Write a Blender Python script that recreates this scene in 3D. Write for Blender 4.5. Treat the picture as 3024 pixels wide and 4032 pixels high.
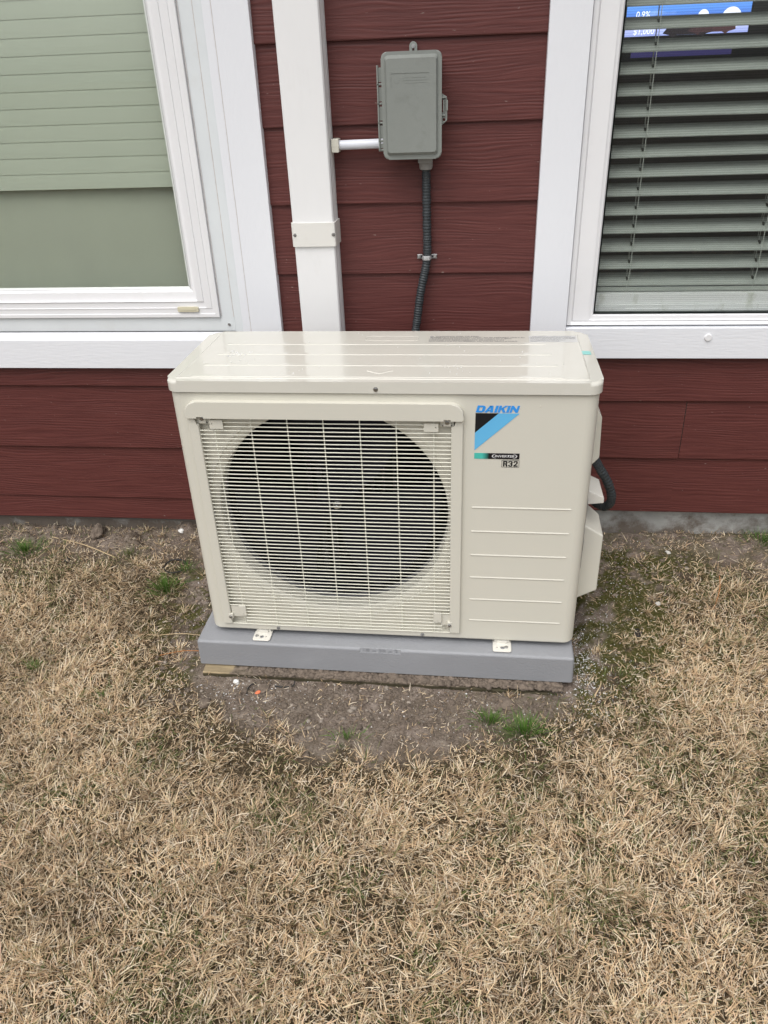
import bpy, bmesh, math, random
import numpy as np
from mathutils import Matrix, Vector, Euler
random.seed(7); rng = np.random.default_rng(11)
scene = bpy.context.scene
for o in list(bpy.data.objects): bpy.data.objects.remove(o)
PI = math.pi
# ------------------------------------------------------------ camera
cd = bpy.data.cameras.new('Camera'); cam = bpy.data.objects.new('Camera', cd); scene.collection.objects.link(cam)
cd.sensor_fit = 'VERTICAL'; cd.sensor_height = 36; cd.lens = 26.818; cd.clip_start = .05; cd.clip_end = 2000
cam.matrix_world = Matrix.Translation((.5539, -2.06, 1.3156)) @ Matrix.Rotation(.1253, 4, 'Z') @ Matrix.Rotation(PI/2-.526, 4, 'X') @ Matrix.Rotation(-.0404, 4, 'Z')
scene.camera = cam
# ------------------------------------------------------------ light (overcast)
SUN_EL, SUN_ROT = math.radians(62), math.radians(200)
w = bpy.data.worlds.new('World'); scene.world = w; w.use_nodes = True
nt = w.node_tree; bg = nt.nodes['Background']
sky = nt.nodes.new('ShaderNodeTexSky'); sky.sky_type = 'NISHITA'; sky.sun_disc = False
sky.sun_elevation = SUN_EL; sky.sun_rotation = SUN_ROT; sky.air_density = 1.0; sky.dust_density = 4.0; sky.ozone_density = 1.0
hsv = nt.nodes.new('ShaderNodeHueSaturation'); hsv.inputs['Saturation'].default_value = .22
nt.links.new(sky.outputs[0], hsv.inputs['Color']); nt.links.new(hsv.outputs[0], bg.inputs[0]); bg.inputs[1].default_value = .15
sd = bpy.data.lights.new('sun', 'SUN'); so = bpy.data.objects.new('sun', sd); scene.collection.objects.link(so)
sd.energy = 1.3; sd.angle = math.radians(60); sd.color = (1, .97, .93)
sdir = Vector((math.sin(SUN_ROT)*math.cos(SUN_EL), math.cos(SUN_ROT)*math.cos(SUN_EL), math.sin(SUN_EL)))
so.rotation_euler = sdir.to_track_quat('Z', 'Y').to_euler(); so.location = sdir*30
vs = scene.view_settings; vs.view_transform = 'Standard'; vs.look = 'None'; vs.gamma = 1; vs.exposure = .28
scene.cycles.max_bounces = 8; scene.cycles.transparent_max_bounces = 16
# ------------------------------------------------------------ materials
def mat(name, col, rough=.5, metal=0, coat=0, spec=.5, var=0, vscale=8, bump=0, bscale=60, stretch=(1,1,1), coat_r=.1, dirt=None, emis=None, es=1):
    m = bpy.data.materials.new(name); m.use_nodes = True; n = m.node_tree; b = n.nodes['Principled BSDF']
    b.inputs['Base Color'].default_value = (*col, 1); b.inputs['Roughness'].default_value = rough
    b.inputs['Metallic'].default_value = metal; b.inputs['Coat Weight'].default_value = coat; b.inputs['Coat Roughness'].default_value = coat_r
    b.inputs['Specular IOR Level'].default_value = spec
    tc = n.nodes.new('ShaderNodeTexCoord'); mp = n.nodes.new('ShaderNodeMapping'); mp.inputs['Scale'].default_value = stretch
    n.links.new(tc.outputs['Object'], mp.inputs[0])
    last = None
    if var or dirt:
        nz = n.nodes.new('ShaderNodeTexNoise'); nz.inputs['Scale'].default_value = vscale; nz.inputs['Detail'].default_value = 6; nz.inputs['Roughness'].default_value = .65
        n.links.new(mp.outputs[0], nz.inputs['Vector'])
        rp = n.nodes.new('ShaderNodeValToRGB'); rp.color_ramp.elements[0].position = .3; rp.color_ramp.elements[1].position = .7
        rp.color_ramp.elements[0].color = (*[c*(1-var) for c in col], 1); rp.color_ramp.elements[1].color = (*[min(1, c*(1+var)) for c in col], 1)
        n.links.new(nz.outputs[0], rp.inputs[0]); last = rp.outputs[0]
    if dirt:
        dc, amt, ds = dirt
        n2 = n.nodes.new('ShaderNodeTexNoise'); n2.inputs['Scale'].default_value = ds; n2.inputs['Detail'].default_value = 8; n2.inputs['Roughness'].default_value = .7
        n.links.new(mp.outputs[0], n2.inputs['Vector'])
        r2 = n.nodes.new('ShaderNodeValToRGB'); r2.color_ramp.elements[0].position = .56; r2.color_ramp.elements[1].position = .8
        r2.color_ramp.elements[0].color = (0,0,0,1); r2.color_ramp.elements[1].color = (amt,)*3+(1,)
        n.links.new(n2.outputs[0], r2.inputs[0])
        mx = n.nodes.new('ShaderNodeMixRGB'); mx.inputs[2].default_value = (*dc, 1)
        n.links.new(r2.outputs[0], mx.inputs[0]); n.links.new(last, mx.inputs[1]); last = mx.outputs[0]
    if last: n.links.new(last, b.inputs['Base Color'])
    if bump:
        bn = n.nodes.new('ShaderNodeTexNoise'); bn.inputs['Scale'].default_value = bscale; bn.inputs['Detail'].default_value = 5
        n.links.new(mp.outputs[0], bn.inputs['Vector'])
        bp = n.nodes.new('ShaderNodeBump'); bp.inputs['Strength'].default_value = bump; bp.inputs['Distance'].default_value = .002
        n.links.new(bn.outputs[0], bp.inputs['Height']); n.links.new(bp.outputs[0], b.inputs['Normal'])
    if emis: b.inputs['Emission Color'].default_value = (*emis, 1); b.inputs['Emission Strength'].default_value = es
    return m
M = {}
M['paint'] = mat('ivory_paint', (.625,.607,.53), .42, coat=.12, var=.015, vscale=3, bump=.03, bscale=400, coat_r=.25)
M['lid'] = mat('ivory_lid_paint', (.64,.625,.56), .38, coat=.9, var=.02, vscale=5, bump=.015, bscale=250, coat_r=.05, dirt=((.75,.74,.70), .35, 14))
M['wire'] = mat('ivory_wire', (.72,.71,.61), .4)
M['plastic_ivory'] = mat('ivory_plastic', (.68,.66,.60), .45, var=.02)
M['gap'] = mat('dark_gap', (.03,.03,.03), .8)
M['black'] = mat('fan_black', (.010,.010,.014), .5, spec=.4, var=.1)
M['fan'] = mat('fan_plastic', (.007,.007,.014), .6, spec=.15, var=.1)
M['coil'] = mat('coil_dark', (.004,.0045,.009), .8, spec=.1)
M['steel'] = mat('zinc_steel', (.55,.55,.55), .3, metal=1, var=.1, vscale=200)
M['white'] = mat('white_trim', (.77,.785,.82), .5, var=.012, vscale=3, bump=.25, bscale=220, stretch=(1,1,.25))
M['whiteh'] = mat('white_trim_grain', (.77,.785,.82), .5, var=.012, vscale=3, bump=.35, bscale=220, stretch=(.12,1,1))
M['vinyl'] = mat('white_vinyl', (.80,.80,.81), .35, var=.02, vscale=4, dirt=((.5,.48,.42), .18, 9))
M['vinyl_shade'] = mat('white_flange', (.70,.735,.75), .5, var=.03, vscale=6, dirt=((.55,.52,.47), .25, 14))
M['vinyl_dirty'] = mat('vinyl_with_algae', (.80,.80,.80), .4, var=.02, vscale=4, dirt=((.33,.35,.24), .8, 26), stretch=(1,1,.35))
M['caulk'] = mat('caulk_line', (.62,.58,.57), .7, var=.15, vscale=60)
M['duct'] = mat('duct_white', (.785,.785,.785), .45, var=.03, vscale=5, stretch=(1,1,.3), dirt=((.5,.48,.44), .22, 12))
M['coupling'] = mat('coupling_cream', (.72,.708,.67), .45, var=.02, dirt=((.5,.45,.38), .2, 20))
M['boxgrey'] = mat('box_grey', (.225,.24,.222), .55, var=.05, vscale=9, bump=.12, bscale=500, dirt=((.14,.145,.13), .6, 16))
M['boxdark'] = mat('box_shadow', (.02,.02,.03), .7)
M['conduit'] = mat('conduit_dark', (.028,.034,.038), .5, var=.3, vscale=120)
M['connector'] = mat('connector_grey', (.26,.25,.235), .55, var=.05)
M['pipe'] = mat('pipe_white', (.70,.72,.78), .35, var=.03, vscale=30)
M['fitting'] = mat('fitting_beige', (.60,.58,.50), .5, var=.03)
M['pad'] = mat('pad_grey', (.265,.272,.288), .62, var=.07, vscale=5, bump=.5, bscale=260, dirt=((.36,.37,.39), .3, 9), stretch=(.6,1,1))
M['slat'] = mat('blind_slat', (.345,.37,.34), .5, var=.03, vscale=6)
M['slat2'] = mat('blind_slat_sage', (.48,.505,.435), .6, var=.02, vscale=3)
M['shade'] = mat('shade_sage', (.80,.83,.71), .7, var=.05, vscale=3, stretch=(1,1,.5))
M['cord'] = mat('blind_cord', (.45,.47,.43), .7)
M['hole'] = mat('cord_hole', (.02,.025,.02), .8)
M['room'] = mat('room_wall', (.12,.12,.11), .9, var=.1)
M['gasket'] = mat('gasket', (.02,.03,.025), .5)
M['concrete'] = mat('concrete', (.36,.365,.35), .9, var=.22, vscale=12, bump=.8, bscale=60, stretch=(.6,1,1), dirt=((.10,.085,.065), .9, 9))
M['wood'] = mat('old_wood', (.30,.235,.14), .85, var=.4, vscale=30, bump=.7, bscale=60, stretch=(.15,1.5,3), dirt=((.07,.06,.03), .8, 10))
def soil_over_wood(m):
    n = m.node_tree; L = n.links.new; bs = n.nodes['Principled BSDF']; old = bs.inputs['Base Color'].links[0].from_socket; tc = n.nodes.new('ShaderNodeTexCoord'); sp = n.nodes.new('ShaderNodeSeparateXYZ'); L(tc.outputs['Object'], sp.inputs[0])
    nz = n.nodes.new('ShaderNodeTexNoise'); nz.inputs['Scale'].default_value = 13; nz.inputs['Detail'].default_value = 8; L(tc.outputs['Object'], nz.inputs['Vector'])
    mr = n.nodes.new('ShaderNodeMapRange'); L(sp.outputs[0], mr.inputs[0]); mr.inputs[1].default_value = .05; mr.inputs[2].default_value = .12; mr.inputs[3].default_value = -.3; mr.inputs[4].default_value = .10
    ad = n.nodes.new('ShaderNodeMath'); L(nz.outputs[0], ad.inputs[0]); L(mr.outputs[0], ad.inputs[1]); r = n.nodes.new('ShaderNodeMapRange'); L(ad.outputs[0], r.inputs[0]); r.inputs[1].default_value = .44; r.inputs[2].default_value = .52
    n2 = n.nodes.new('ShaderNodeTexNoise'); n2.inputs['Scale'].default_value = 90; n2.inputs['Detail'].default_value = 6; L(tc.outputs['Object'], n2.inputs['Vector'])
    rp = n.nodes.new('ShaderNodeValToRGB'); rp.color_ramp.elements[0].position = .35; rp.color_ramp.elements[1].position = .7; rp.color_ramp.elements[0].color = (.07,.055,.035,1); rp.color_ramp.elements[1].color = (.24,.19,.145,1); L(n2.outputs[0], rp.inputs[0])
    mx = n.nodes.new('ShaderNodeMixRGB'); L(r.outputs[0], mx.inputs[0]); L(old, mx.inputs[1]); L(rp.outputs[0], mx.inputs[2])
    mz = n.nodes.new('ShaderNodeMapRange'); L(sp.outputs[2], mz.inputs[0]); mz.inputs[1].default_value = -.0135; mz.inputs[2].default_value = -.0115; mz.inputs[3].default_value = .92; mz.inputs[4].default_value = 0
    mo = n.nodes.new('ShaderNodeMixRGB'); L(mz.outputs[0], mo.inputs[0]); L(mx.outputs[0], mo.inputs[1]); mo.inputs[2].default_value = (.040,.034,.014,1); L(mo.outputs[0], bs.inputs['Base Color'])
soil_over_wood(M['wood'])
M['skyblue'] = mat('logo_blue', (.13,.47,.78), .35)
M['wordblue'] = mat('wordmark_blue', (.035,.30,.80), .35)
M['ink'] = mat('ink_black', (.01,.01,.012), .35)
M['teal'] = mat('teal_ink', (.08,.50,.42), .35)
M['silver'] = mat('silver_ink', (.6,.6,.6), .4)
M['greyink'] = mat('grey_ink', (.16,.16,.17), .5)
M['label'] = mat('grey_label', (.56,.56,.55), .4)
M['labelviolet'] = mat('rating_label', (.25,.26,.33), .4)
M['tape'] = mat('tape_aqua', (.28,.62,.58), .4)
M['orange'] = mat('orange_chip', (.75,.2,.09), .5)
M['blackrubber'] = mat('black_scrap', (.012,.012,.012), .6, bump=.5)
M['stone'] = mat('white_stone', (.7,.69,.66), .8, bump=.6, bscale=80)
M['clod'] = mat('soil_clod', (.15,.118,.092), .95, var=.4, vscale=60, bump=1, bscale=160)
M['fleck'] = mat('white_fleck', (.75,.75,.75), .6)
M['bezel'] = mat('tv_bezel', (.01,.01,.012), .3)
M['purple'] = mat('violet_reflection_glow', (.035,.03,.09), .3, emis=(.03,.025,.10), es=1)  # faint violet glow; the screen's reflection put into the colour

def gradient_mat(name, c0, c1, axis, a, b, rough=.35):
    m = bpy.data.materials.new(name); m.use_nodes = True; n = m.node_tree; p = n.nodes['Principled BSDF']; p.inputs['Roughness'].default_value = rough
    tc = n.nodes.new('ShaderNodeTexCoord'); sp = n.nodes.new('ShaderNodeSeparateXYZ'); mr = n.nodes.new('ShaderNodeMapRange')
    n.links.new(tc.outputs['Object'], sp.inputs[0]); n.links.new(sp.outputs[axis], mr.inputs[0]); mr.inputs[1].default_value = a; mr.inputs[2].default_value = b
    r = n.nodes.new('ShaderNodeValToRGB'); r.color_ramp.elements[0].color = (*c0,1); r.color_ramp.elements[1].color = (*c1,1)
    n.links.new(mr.outputs[0], r.inputs[0]); n.links.new(r.outputs[0], p.inputs['Base Color']); return m
# fibre cement siding with embossed wood grain
def siding_mat():
    m = bpy.data.materials.new('red_siding'); m.use_nodes = True; n = m.node_tree; b = n.nodes['Principled BSDF']; L = n.links.new
    b.inputs['Roughness'].default_value = .5; b.inputs['Specular IOR Level'].default_value = .35
    uv = n.nodes.new('ShaderNodeUVMap'); uv.uv_map = 'UVMap'      # u metres along, v metres up + per board offset
    wn = n.nodes.new('ShaderNodeTexNoise'); wn.inputs['Scale'].default_value = 1; wn.inputs['Detail'].default_value = 2
    mp = n.nodes.new('ShaderNodeMapping'); mp.inputs['Scale'].default_value = (2.3, 11, 1); L(uv.outputs[0], mp.inputs[0]); L(mp.outputs[0], wn.inputs['Vector'])
    sp = n.nodes.new('ShaderNodeSeparateXYZ'); L(uv.outputs[0], sp.inputs[0])
    ma = n.nodes.new('ShaderNodeMath'); ma.operation = 'MULTIPLY_ADD'; L(wn.outputs[0], ma.inputs[0]); ma.inputs[1].default_value = .05; L(sp.outputs[1], ma.inputs[2])
    m2 = n.nodes.new('ShaderNodeMath'); m2.operation = 'MULTIPLY'; L(ma.outputs[0], m2.inputs[0]); m2.inputs[1].default_value = 150
    cb = n.nodes.new('ShaderNodeCombineXYZ')
    mx = n.nodes.new('ShaderNodeMath'); mx.operation = 'MULTIPLY'; L(sp.outputs[0], mx.inputs[0]); mx.inputs[1].default_value = 7
    L(mx.outputs[0], cb.inputs[0]); L(m2.outputs[0], cb.inputs[1])
    gn = n.nodes.new('ShaderNodeTexNoise'); gn.inputs['Scale'].default_value = 1.0; gn.inputs['Detail'].default_value = 3; gn.inputs['Roughness'].default_value = .6; L(cb.outputs[0], gn.inputs['Vector'])
    # ring lines
    sn = n.nodes.new('ShaderNodeMath'); sn.operation = 'SINE'; m3 = n.nodes.new('ShaderNodeMath'); m3.operation = 'MULTIPLY'; L(ma.outputs[0], m3.inputs[0]); m3.inputs[1].default_value = 780
    L(m3.outputs[0], sn.inputs[0])
    am = n.nodes.new('ShaderNodeTexNoise'); am.inputs['Scale'].default_value = 1; mp2 = n.nodes.new('ShaderNodeMapping'); mp2.inputs['Scale'].default_value = (5, 22, 1); L(uv.outputs[0], mp2.inputs[0]); L(mp2.outputs[0], am.inputs['Vector'])
    mr = n.nodes.new('ShaderNodeMapRange'); L(am.outputs[0], mr.inputs[0]); mr.inputs[1].default_value = .38; mr.inputs[2].default_value = .62
    ml = n.nodes.new('ShaderNodeMath'); ml.operation = 'MULTIPLY'; L(sn.outputs[0], ml.inputs[0]); L(mr.outputs[0], ml.inputs[1])
    ad = n.nodes.new('ShaderNodeMath'); ad.operation = 'MULTIPLY_ADD'; L(ml.outputs[0], ad.inputs[0]); ad.inputs[1].default_value = .16; L(gn.outputs[0], ad.inputs[2])
    bp = n.nodes.new('ShaderNodeBump'); bp.inputs['Strength'].default_value = .55; bp.inputs['Distance'].default_value = .002; L(ad.outputs[0], bp.inputs['Height']); L(bp.outputs[0], b.inputs['Normal'])
    cr = n.nodes.new('ShaderNodeValToRGB'); cr.color_ramp.elements[0].color = (.080,.0210,.0185,1); cr.color_ramp.elements[1].color = (.126,.037,.032,1)
    cr.color_ramp.elements[0].position = .3; cr.color_ramp.elements[1].position = .75; L(ad.outputs[0], cr.inputs[0])
    # pale scuffs and dust specks
    sc = n.nodes.new('ShaderNodeTexNoise'); sc.inputs['Scale'].default_value = 1; sc.inputs['Detail'].default_value = 3; mp3 = n.nodes.new('ShaderNodeMapping'); mp3.inputs['Scale'].default_value = (55, 170, 1); L(uv.outputs[0], mp3.inputs[0]); L(mp3.outputs[0], sc.inputs['Vector'])
    r3 = n.nodes.new('ShaderNodeValToRGB'); r3.color_ramp.elements[0].position = .715; r3.color_ramp.elements[1].position = .77; r3.color_ramp.elements[1].color = (.55,.55,.55,1); L(sc.outputs[0], r3.inputs[0])
    mc = n.nodes.new('ShaderNodeMixRGB'); L(r3.outputs[0], mc.inputs[0]); L(cr.outputs[0], mc.inputs[1]); mc.inputs[2].default_value = (.40,.33,.29,1); L(mc.outputs[0], b.inputs['Base Color'])
    return m
M['siding'] = siding_mat()
def glass_mat(name, tint, screen=0):
    m = bpy.data.materials.new(name); m.use_nodes = True; n = m.node_tree; n.nodes.clear(); L = n.links.new
    out = n.nodes.new('ShaderNodeOutputMaterial'); tr = n.nodes.new('ShaderNodeBsdfTransparent'); tr.inputs[0].default_value = (*tint,1)
    gl = n.nodes.new('ShaderNodeBsdfGlossy'); gl.inputs['Roughness'].default_value = .02; gl.inputs['Color'].default_value = (1,1,1,1)
    fr = n.nodes.new('ShaderNodeFresnel'); ge = n.nodes.new('ShaderNodeNewGeometry'); mq = n.nodes.new('ShaderNodeMapRange'); mq.inputs[3].default_value = 1.5; mq.inputs[4].default_value = 1/1.5; L(ge.outputs['Backfacing'], mq.inputs[0]); L(mq.outputs[0], fr.inputs[0])
    mx = n.nodes.new('ShaderNodeMixShader'); L(fr.outputs[0], mx.inputs[0]); L(tr.outputs[0], mx.inputs[1]); L(gl.outputs[0], mx.inputs[2]); L(mx.outputs[0], out.inputs[0])
    return m
M['glassL'] = glass_mat('window_glass', (.965,.985,.965)); M['glassR'] = glass_mat('window_glass_clear', (.97,.985,.975))
def screen_mat():
    m = bpy.data.materials.new('insect_mesh'); m.use_nodes = True; n = m.node_tree; n.nodes.clear(); L = n.links.new
    out = n.nodes.new('ShaderNodeOutputMaterial'); tr = n.nodes.new('ShaderNodeBsdfTransparent'); df = n.nodes.new('ShaderNodeBsdfDiffuse'); df.inputs[0].default_value = (.10,.11,.11,1)
    tc = n.nodes.new('ShaderNodeTexCoord'); wv = n.nodes.new('ShaderNodeTexWave'); wv.bands_direction = 'Z'; wv.inputs['Scale'].default_value = 62; wv.inputs['Distortion'].default_value = .3
    L(tc.outputs['Object'], wv.inputs['Vector']); mr = n.nodes.new('ShaderNodeMapRange'); mr.inputs[3].default_value = .03; mr.inputs[4].default_value = .17; L(wv.outputs['Fac'], mr.inputs[0])
    mx = n.nodes.new('ShaderNodeMixShader'); L(mr.outputs[0], mx.inputs[0]); L(tr.outputs[0], mx.inputs[1]); L(df.outputs[0], mx.inputs[2]); L(mx.outputs[0], out.inputs[0]); return m
M['screen'] = screen_mat()
def emit(name, col, s=1):
    m = bpy.data.materials.new(name); m.use_nodes = True; n = m.node_tree; n.nodes.clear()
    out = n.nodes.new('ShaderNodeOutputMaterial'); e = n.nodes.new('ShaderNodeEmission'); e.inputs[0].default_value = (*col,1); e.inputs[1].default_value = s
    n.links.new(e.outputs[0], out.inputs[0]); return m
def tv_mat():
    m = emit('tv_picture', (.1,.3,.8), 1.5); n = m.node_tree; e = [x for x in n.nodes if x.type == 'EMISSION'][0]
    tc = n.nodes.new('ShaderNodeTexCoord'); sp = n.nodes.new('ShaderNodeSeparateXYZ'); mr = n.nodes.new('ShaderNodeMapRange'); mr.inputs[1].default_value = 0; mr.inputs[2].default_value = .3
    nz = n.nodes.new('ShaderNodeTexNoise'); nz.inputs['Scale'].default_value = 6; mp = n.nodes.new('ShaderNodeMapping'); mp.inputs['Scale'].default_value = (.7,1,2)
    n.links.new(tc.outputs['Object'], mp.inputs[0]); n.links.new(mp.outputs[0], nz.inputs[0])
    n.links.new(tc.outputs['Object'], sp.inputs[0]); n.links.new(sp.outputs[2], mr.inputs[0])
    r = n.nodes.new('ShaderNodeValToRGB'); el = r.color_ramp.elements; el[0].color = (.25,.30,.62,1); el[1].color = (.08,.28,.75,1)
    x = el.new(.12); x.color = (.38,.42,.75,1); x = el.new(.25); x.color = (.06,.12,.42,1); x = el.new(.38); x.color = (.08,.22,.65,1); x = el.new(.6); x.color = (.13,.34,.80,1)
    n.links.new(mr.outputs[0], r.inputs[0]); mx = n.nodes.new('ShaderNodeMixRGB'); mx.inputs[2].default_value = (.45,.62,.95,1)
    r2 = n.nodes.new('ShaderNodeValToRGB'); r2.color_ramp.elements[0].position = .52; r2.color_ramp.elements[1].position = .7; r2.color_ramp.elements[1].color = (.6,.6,.6,1)
    n.links.new(nz.outputs[0], r2.inputs[0]); n.links.new(r2.outputs[0], mx.inputs[0]); n.links.new(r.outputs[0], mx.inputs[1]); n.links.new(mx.outputs[0], e.inputs[0]); return m

# ------------------------------------------------------------ object helpers
COL = scene.collection
def thing(name, label, cat, loc=(0,0,0), rot=None, group=None):
    o = bpy.data.objects.new(name, None); COL.objects.link(o); o.empty_display_size = .1
    o.location = loc
    if rot is not None: o.rotation_euler = rot.to_euler() if isinstance(rot, Matrix) else rot
    o['label'] = label; o['category'] = cat
    if group: o['group'] = group
    return o
ORG = {}
def obj(name, bm, m, parent=None, org=None, smooth=True, ang=40, wn=True, label=None):
    """link a bmesh as one mesh object; org = frame origin to subtract"""
    if org is not None: bmesh.ops.translate(bm, verts=bm.verts, vec=-Vector(org))
    bmesh.ops.recalc_face_normals(bm, faces=bm.faces)
    if smooth:
        for f in bm.faces: f.smooth = True
        for e in bm.edges:
            if len(e.link_faces) == 2 and e.calc_face_angle(0) > math.radians(ang): e.smooth = False
    me = bpy.data.meshes.new(name); bm.to_mesh(me); bm.free()
    o = bpy.data.objects.new(name, me); COL.objects.link(o)
    if isinstance(m, (list, tuple)):
        for x in m: me.materials.append(x)
    elif m: me.materials.append(m)
    if parent: o.parent = parent
    if smooth and wn:
        md = o.modifiers.new('wn', 'WEIGHTED_NORMAL'); md.keep_sharp = True
    if label: o['label'] = label
    return o
def B(): return bmesh.new()
def box(bm, x0, x1, y0, y1, z0, z1, bev=0, seg=2):
    r = bmesh.ops.create_cube(bm, size=1); vs = r['verts']
    for v in vs: v.co = Vector((x0+(v.co.x+.5)*(x1-x0), y0+(v.co.y+.5)*(y1-y0), z0+(v.co.z+.5)*(z1-z0)))
    if bev:
        es = list({e for v in vs for e in v.link_edges})
        bmesh.ops.bevel(bm, geom=es, offset=bev, segments=seg, profile=.5, affect='EDGES')
    return bm
def prism(bm, pts, axis, a, b, bev=0, seg=2, sel=None):
    """extrude 2D polygon; axis 'y': pts=(x,z); 'z': pts=(x,y); 'x': pts=(y,z)"""
    def P(p, t):
        return {'y': (p[0], t, p[1]), 'z': (p[0], p[1], t), 'x': (t, p[0], p[1])}[axis]
    v0 = [bm.verts.new(P(p, a)) for p in pts]; v1 = [bm.verts.new(P(p, b)) for p in pts]
    n = len(pts); fs = [bm.faces.new(v0), bm.faces.new(v1[::-1])]
    for i in range(n): fs.append(bm.faces.new((v0[i], v0[(i+1)%n], v1[(i+1)%n], v1[i])))
    if bev:
        cap = {'a': fs[:1], 'b': fs[1:2], None: fs[:2]}[sel] if sel in ('a','b',None) else fs
        es = list({e for f in (cap if sel != 'all' else fs) for e in f.edges})
        bmesh.ops.bevel(bm, geom=es, offset=bev, segments=seg, profile=.5, affect='EDGES', clamp_overlap=True)
    return bm
def rrect(x0, x1, y0, y1, r, n=6):
    rr = r if isinstance(r, (list, tuple)) else (r,)*4   # bl, br, tr, tl
    pts = []
    for (cx, cy, a0, q) in ((x0+rr[0], y0+rr[0], PI, rr[0]), (x1-rr[1], y0+rr[1], 1.5*PI, rr[1]), (x1-rr[2], y1-rr[2], 0, rr[2]), (x0+rr[3], y1-rr[3], .5*PI, rr[3])):
        if q < 1e-6: pts.append((cx, cy)); continue
        for i in range(n+1): t = a0+i/n*PI/2; pts.append((cx+q*math.cos(t), cy+q*math.sin(t)))
    return pts
def cyl(bm, p0, p1, r0, r1=None, seg=16):
    r1 = r0 if r1 is None else r1; p0 = Vector(p0); p1 = Vector(p1); d = p1-p0
    q = d.to_track_quat('Z', 'Y').to_matrix().to_4x4(); q.translation = (p0+p1)/2
    bmesh.ops.create_cone(bm, cap_ends=True, segments=seg, radius1=r0, radius2=r1, depth=d.length, matrix=q)
def tube(bm, pts, rad, seg=10, caps=True):
    pts = [Vector(p) for p in pts]; n = len(pts); rings = []
    t0 = (pts[1]-pts[0]).normalized(); u = t0.orthogonal().normalized()
    for i, p in enumerate(pts):
        t = (pts[min(i+1, n-1)]-pts[max(i-1, 0)]).normalized()
        u = (u-t*u.dot(t)).normalized(); v = t.cross(u); r = rad(i) if callable(rad) else rad
        rings.append([bm.verts.new(p+(u*math.cos(k/seg*2*PI)+v*math.sin(k/seg*2*PI))*r) for k in range(seg)])
    for a, b in zip(rings, rings[1:]):
        for k in range(seg): bm.faces.new((a[k], a[(k+1)%seg], b[(k+1)%seg], b[k]))
    if caps: bm.faces.new(rings[0][::-1]); bm.faces.new(rings[-1])
def spline(pts, step):
    pts = [Vector(p) for p in pts]; P = [pts[0]*2-pts[1]]+pts+[pts[-1]*2-pts[-2]]; dense = []
    for i in range(1, len(P)-2):
        for k in range(40):
            t = k/40; a, b, c, d = P[i-1:i+3]
            dense.append(.5*((2*b)+(c-a)*t+(2*a-5*b+4*c-d)*t*t+(3*b-a-3*c+d)*t**3))
    dense.append(pts[-1]); out = [dense[0]]; acc = 0
    for a, b in zip(dense, dense[1:]):
        L = (b-a).length; acc += L
        if acc >= step: out.append(b); acc = 0
    return out
def cut(o, cutter_bm):
    me = bpy.data.meshes.new('c'); cutter_bm.to_mesh(me); cutter_bm.free(); c = bpy.data.objects.new('c', me); COL.objects.link(c)
    c.matrix_world = o.matrix_world
    mods = [(m.type) for m in o.modifiers]
    for m in list(o.modifiers): o.modifiers.remove(m)
    par = o.parent; o.parent = None
    b = o.modifiers.new('b', 'BOOLEAN'); b.operation = 'DIFFERENCE'; b.solver = 'EXACT'; b.object = c
    bpy.context.view_layer.update()
    dg = bpy.context.evaluated_depsgraph_get(); nm = bpy.data.meshes.new_from_object(o.evaluated_get(dg))
    o.modifiers.clear(); o.data = nm; o.parent = par; bpy.data.objects.remove(c)
    bm = bmesh.new(); bm.from_mesh(nm)
    for f in bm.faces: f.smooth = True
    for e in bm.edges:
        if len(e.link_faces) == 2: e.smooth = e.calc_face_angle(0) < math.radians(38)
    bm.to_mesh(nm); bm.free()
    m = o.modifiers.new('wn', 'WEIGHTED_NORMAL'); m.keep_sharp = True
def text_bm(s, x0, x1, z0, z1, y, d=.0004, shear=0, bold=0, spacing=1, plane='xz'):
    c = bpy.data.curves.new('t', 'FONT'); c.body = s; c.shear = shear; c.offset = bold; c.space_character = spacing; c.resolution_u = 3
    o = bpy.data.objects.new('t', c); COL.objects.link(o); bpy.context.view_layer.update()
    dg = bpy.context.evaluated_depsgraph_get(); me = bpy.data.meshes.new_from_object(o.evaluated_get(dg)); bpy.data.objects.remove(o)
    bm = bmesh.new(); bm.from_mesh(me); bpy.data.meshes.remove(me)
    xs = [v.co.x for v in bm.verts]; ys = [v.co.y for v in bm.verts]
    ax, bx, ay, by = min(xs), max(xs), min(ys), max(ys)
    for v in bm.verts:
        u = x0+(v.co.x-ax)/(bx-ax)*(x1-x0); q = z0+(v.co.y-ay)/(by-ay)*(z1-z0)
        v.co = Vector((u, y, q)) if plane == 'xz' else Vector((u, q, y))
    return bm
def join_bm(bm, other):
    me = bpy.data.meshes.new('j'); other.to_mesh(me); other.free(); bm.from_mesh(me); bpy.data.meshes.remove(me)
def poly(bm, pts, y, d=.0003):   # thin flat sticker on an xz face, facing -y
    prism(bm, pts, 'y', y-d, y)
def ring(cx, cz, r, n=24, a0=0, a1=2*PI): return [(cx+r*math.cos(a0+(a1-a0)*i/n), cz+r*math.sin(a0+(a1-a0)*i/n)) for i in range(n)]
def screw_bm(x, y, z, r=.0042, axis='y'):
    bm = B()
    if axis == 'y':
        cyl(bm, (x, y+.001, z), (x, y-.0008, z), r*1.35, r*1.35, 16); cyl(bm, (x, y, z), (x, y-.0035, z), r, r*.85, 6)
    else:
        cyl(bm, (x, y, z-.001), (x, y, z+.0006), r*1.35, r*1.35, 16); cyl(bm, (x, y, z), (x, y, z+.003), r, r*.85, 6)
    return bm

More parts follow.
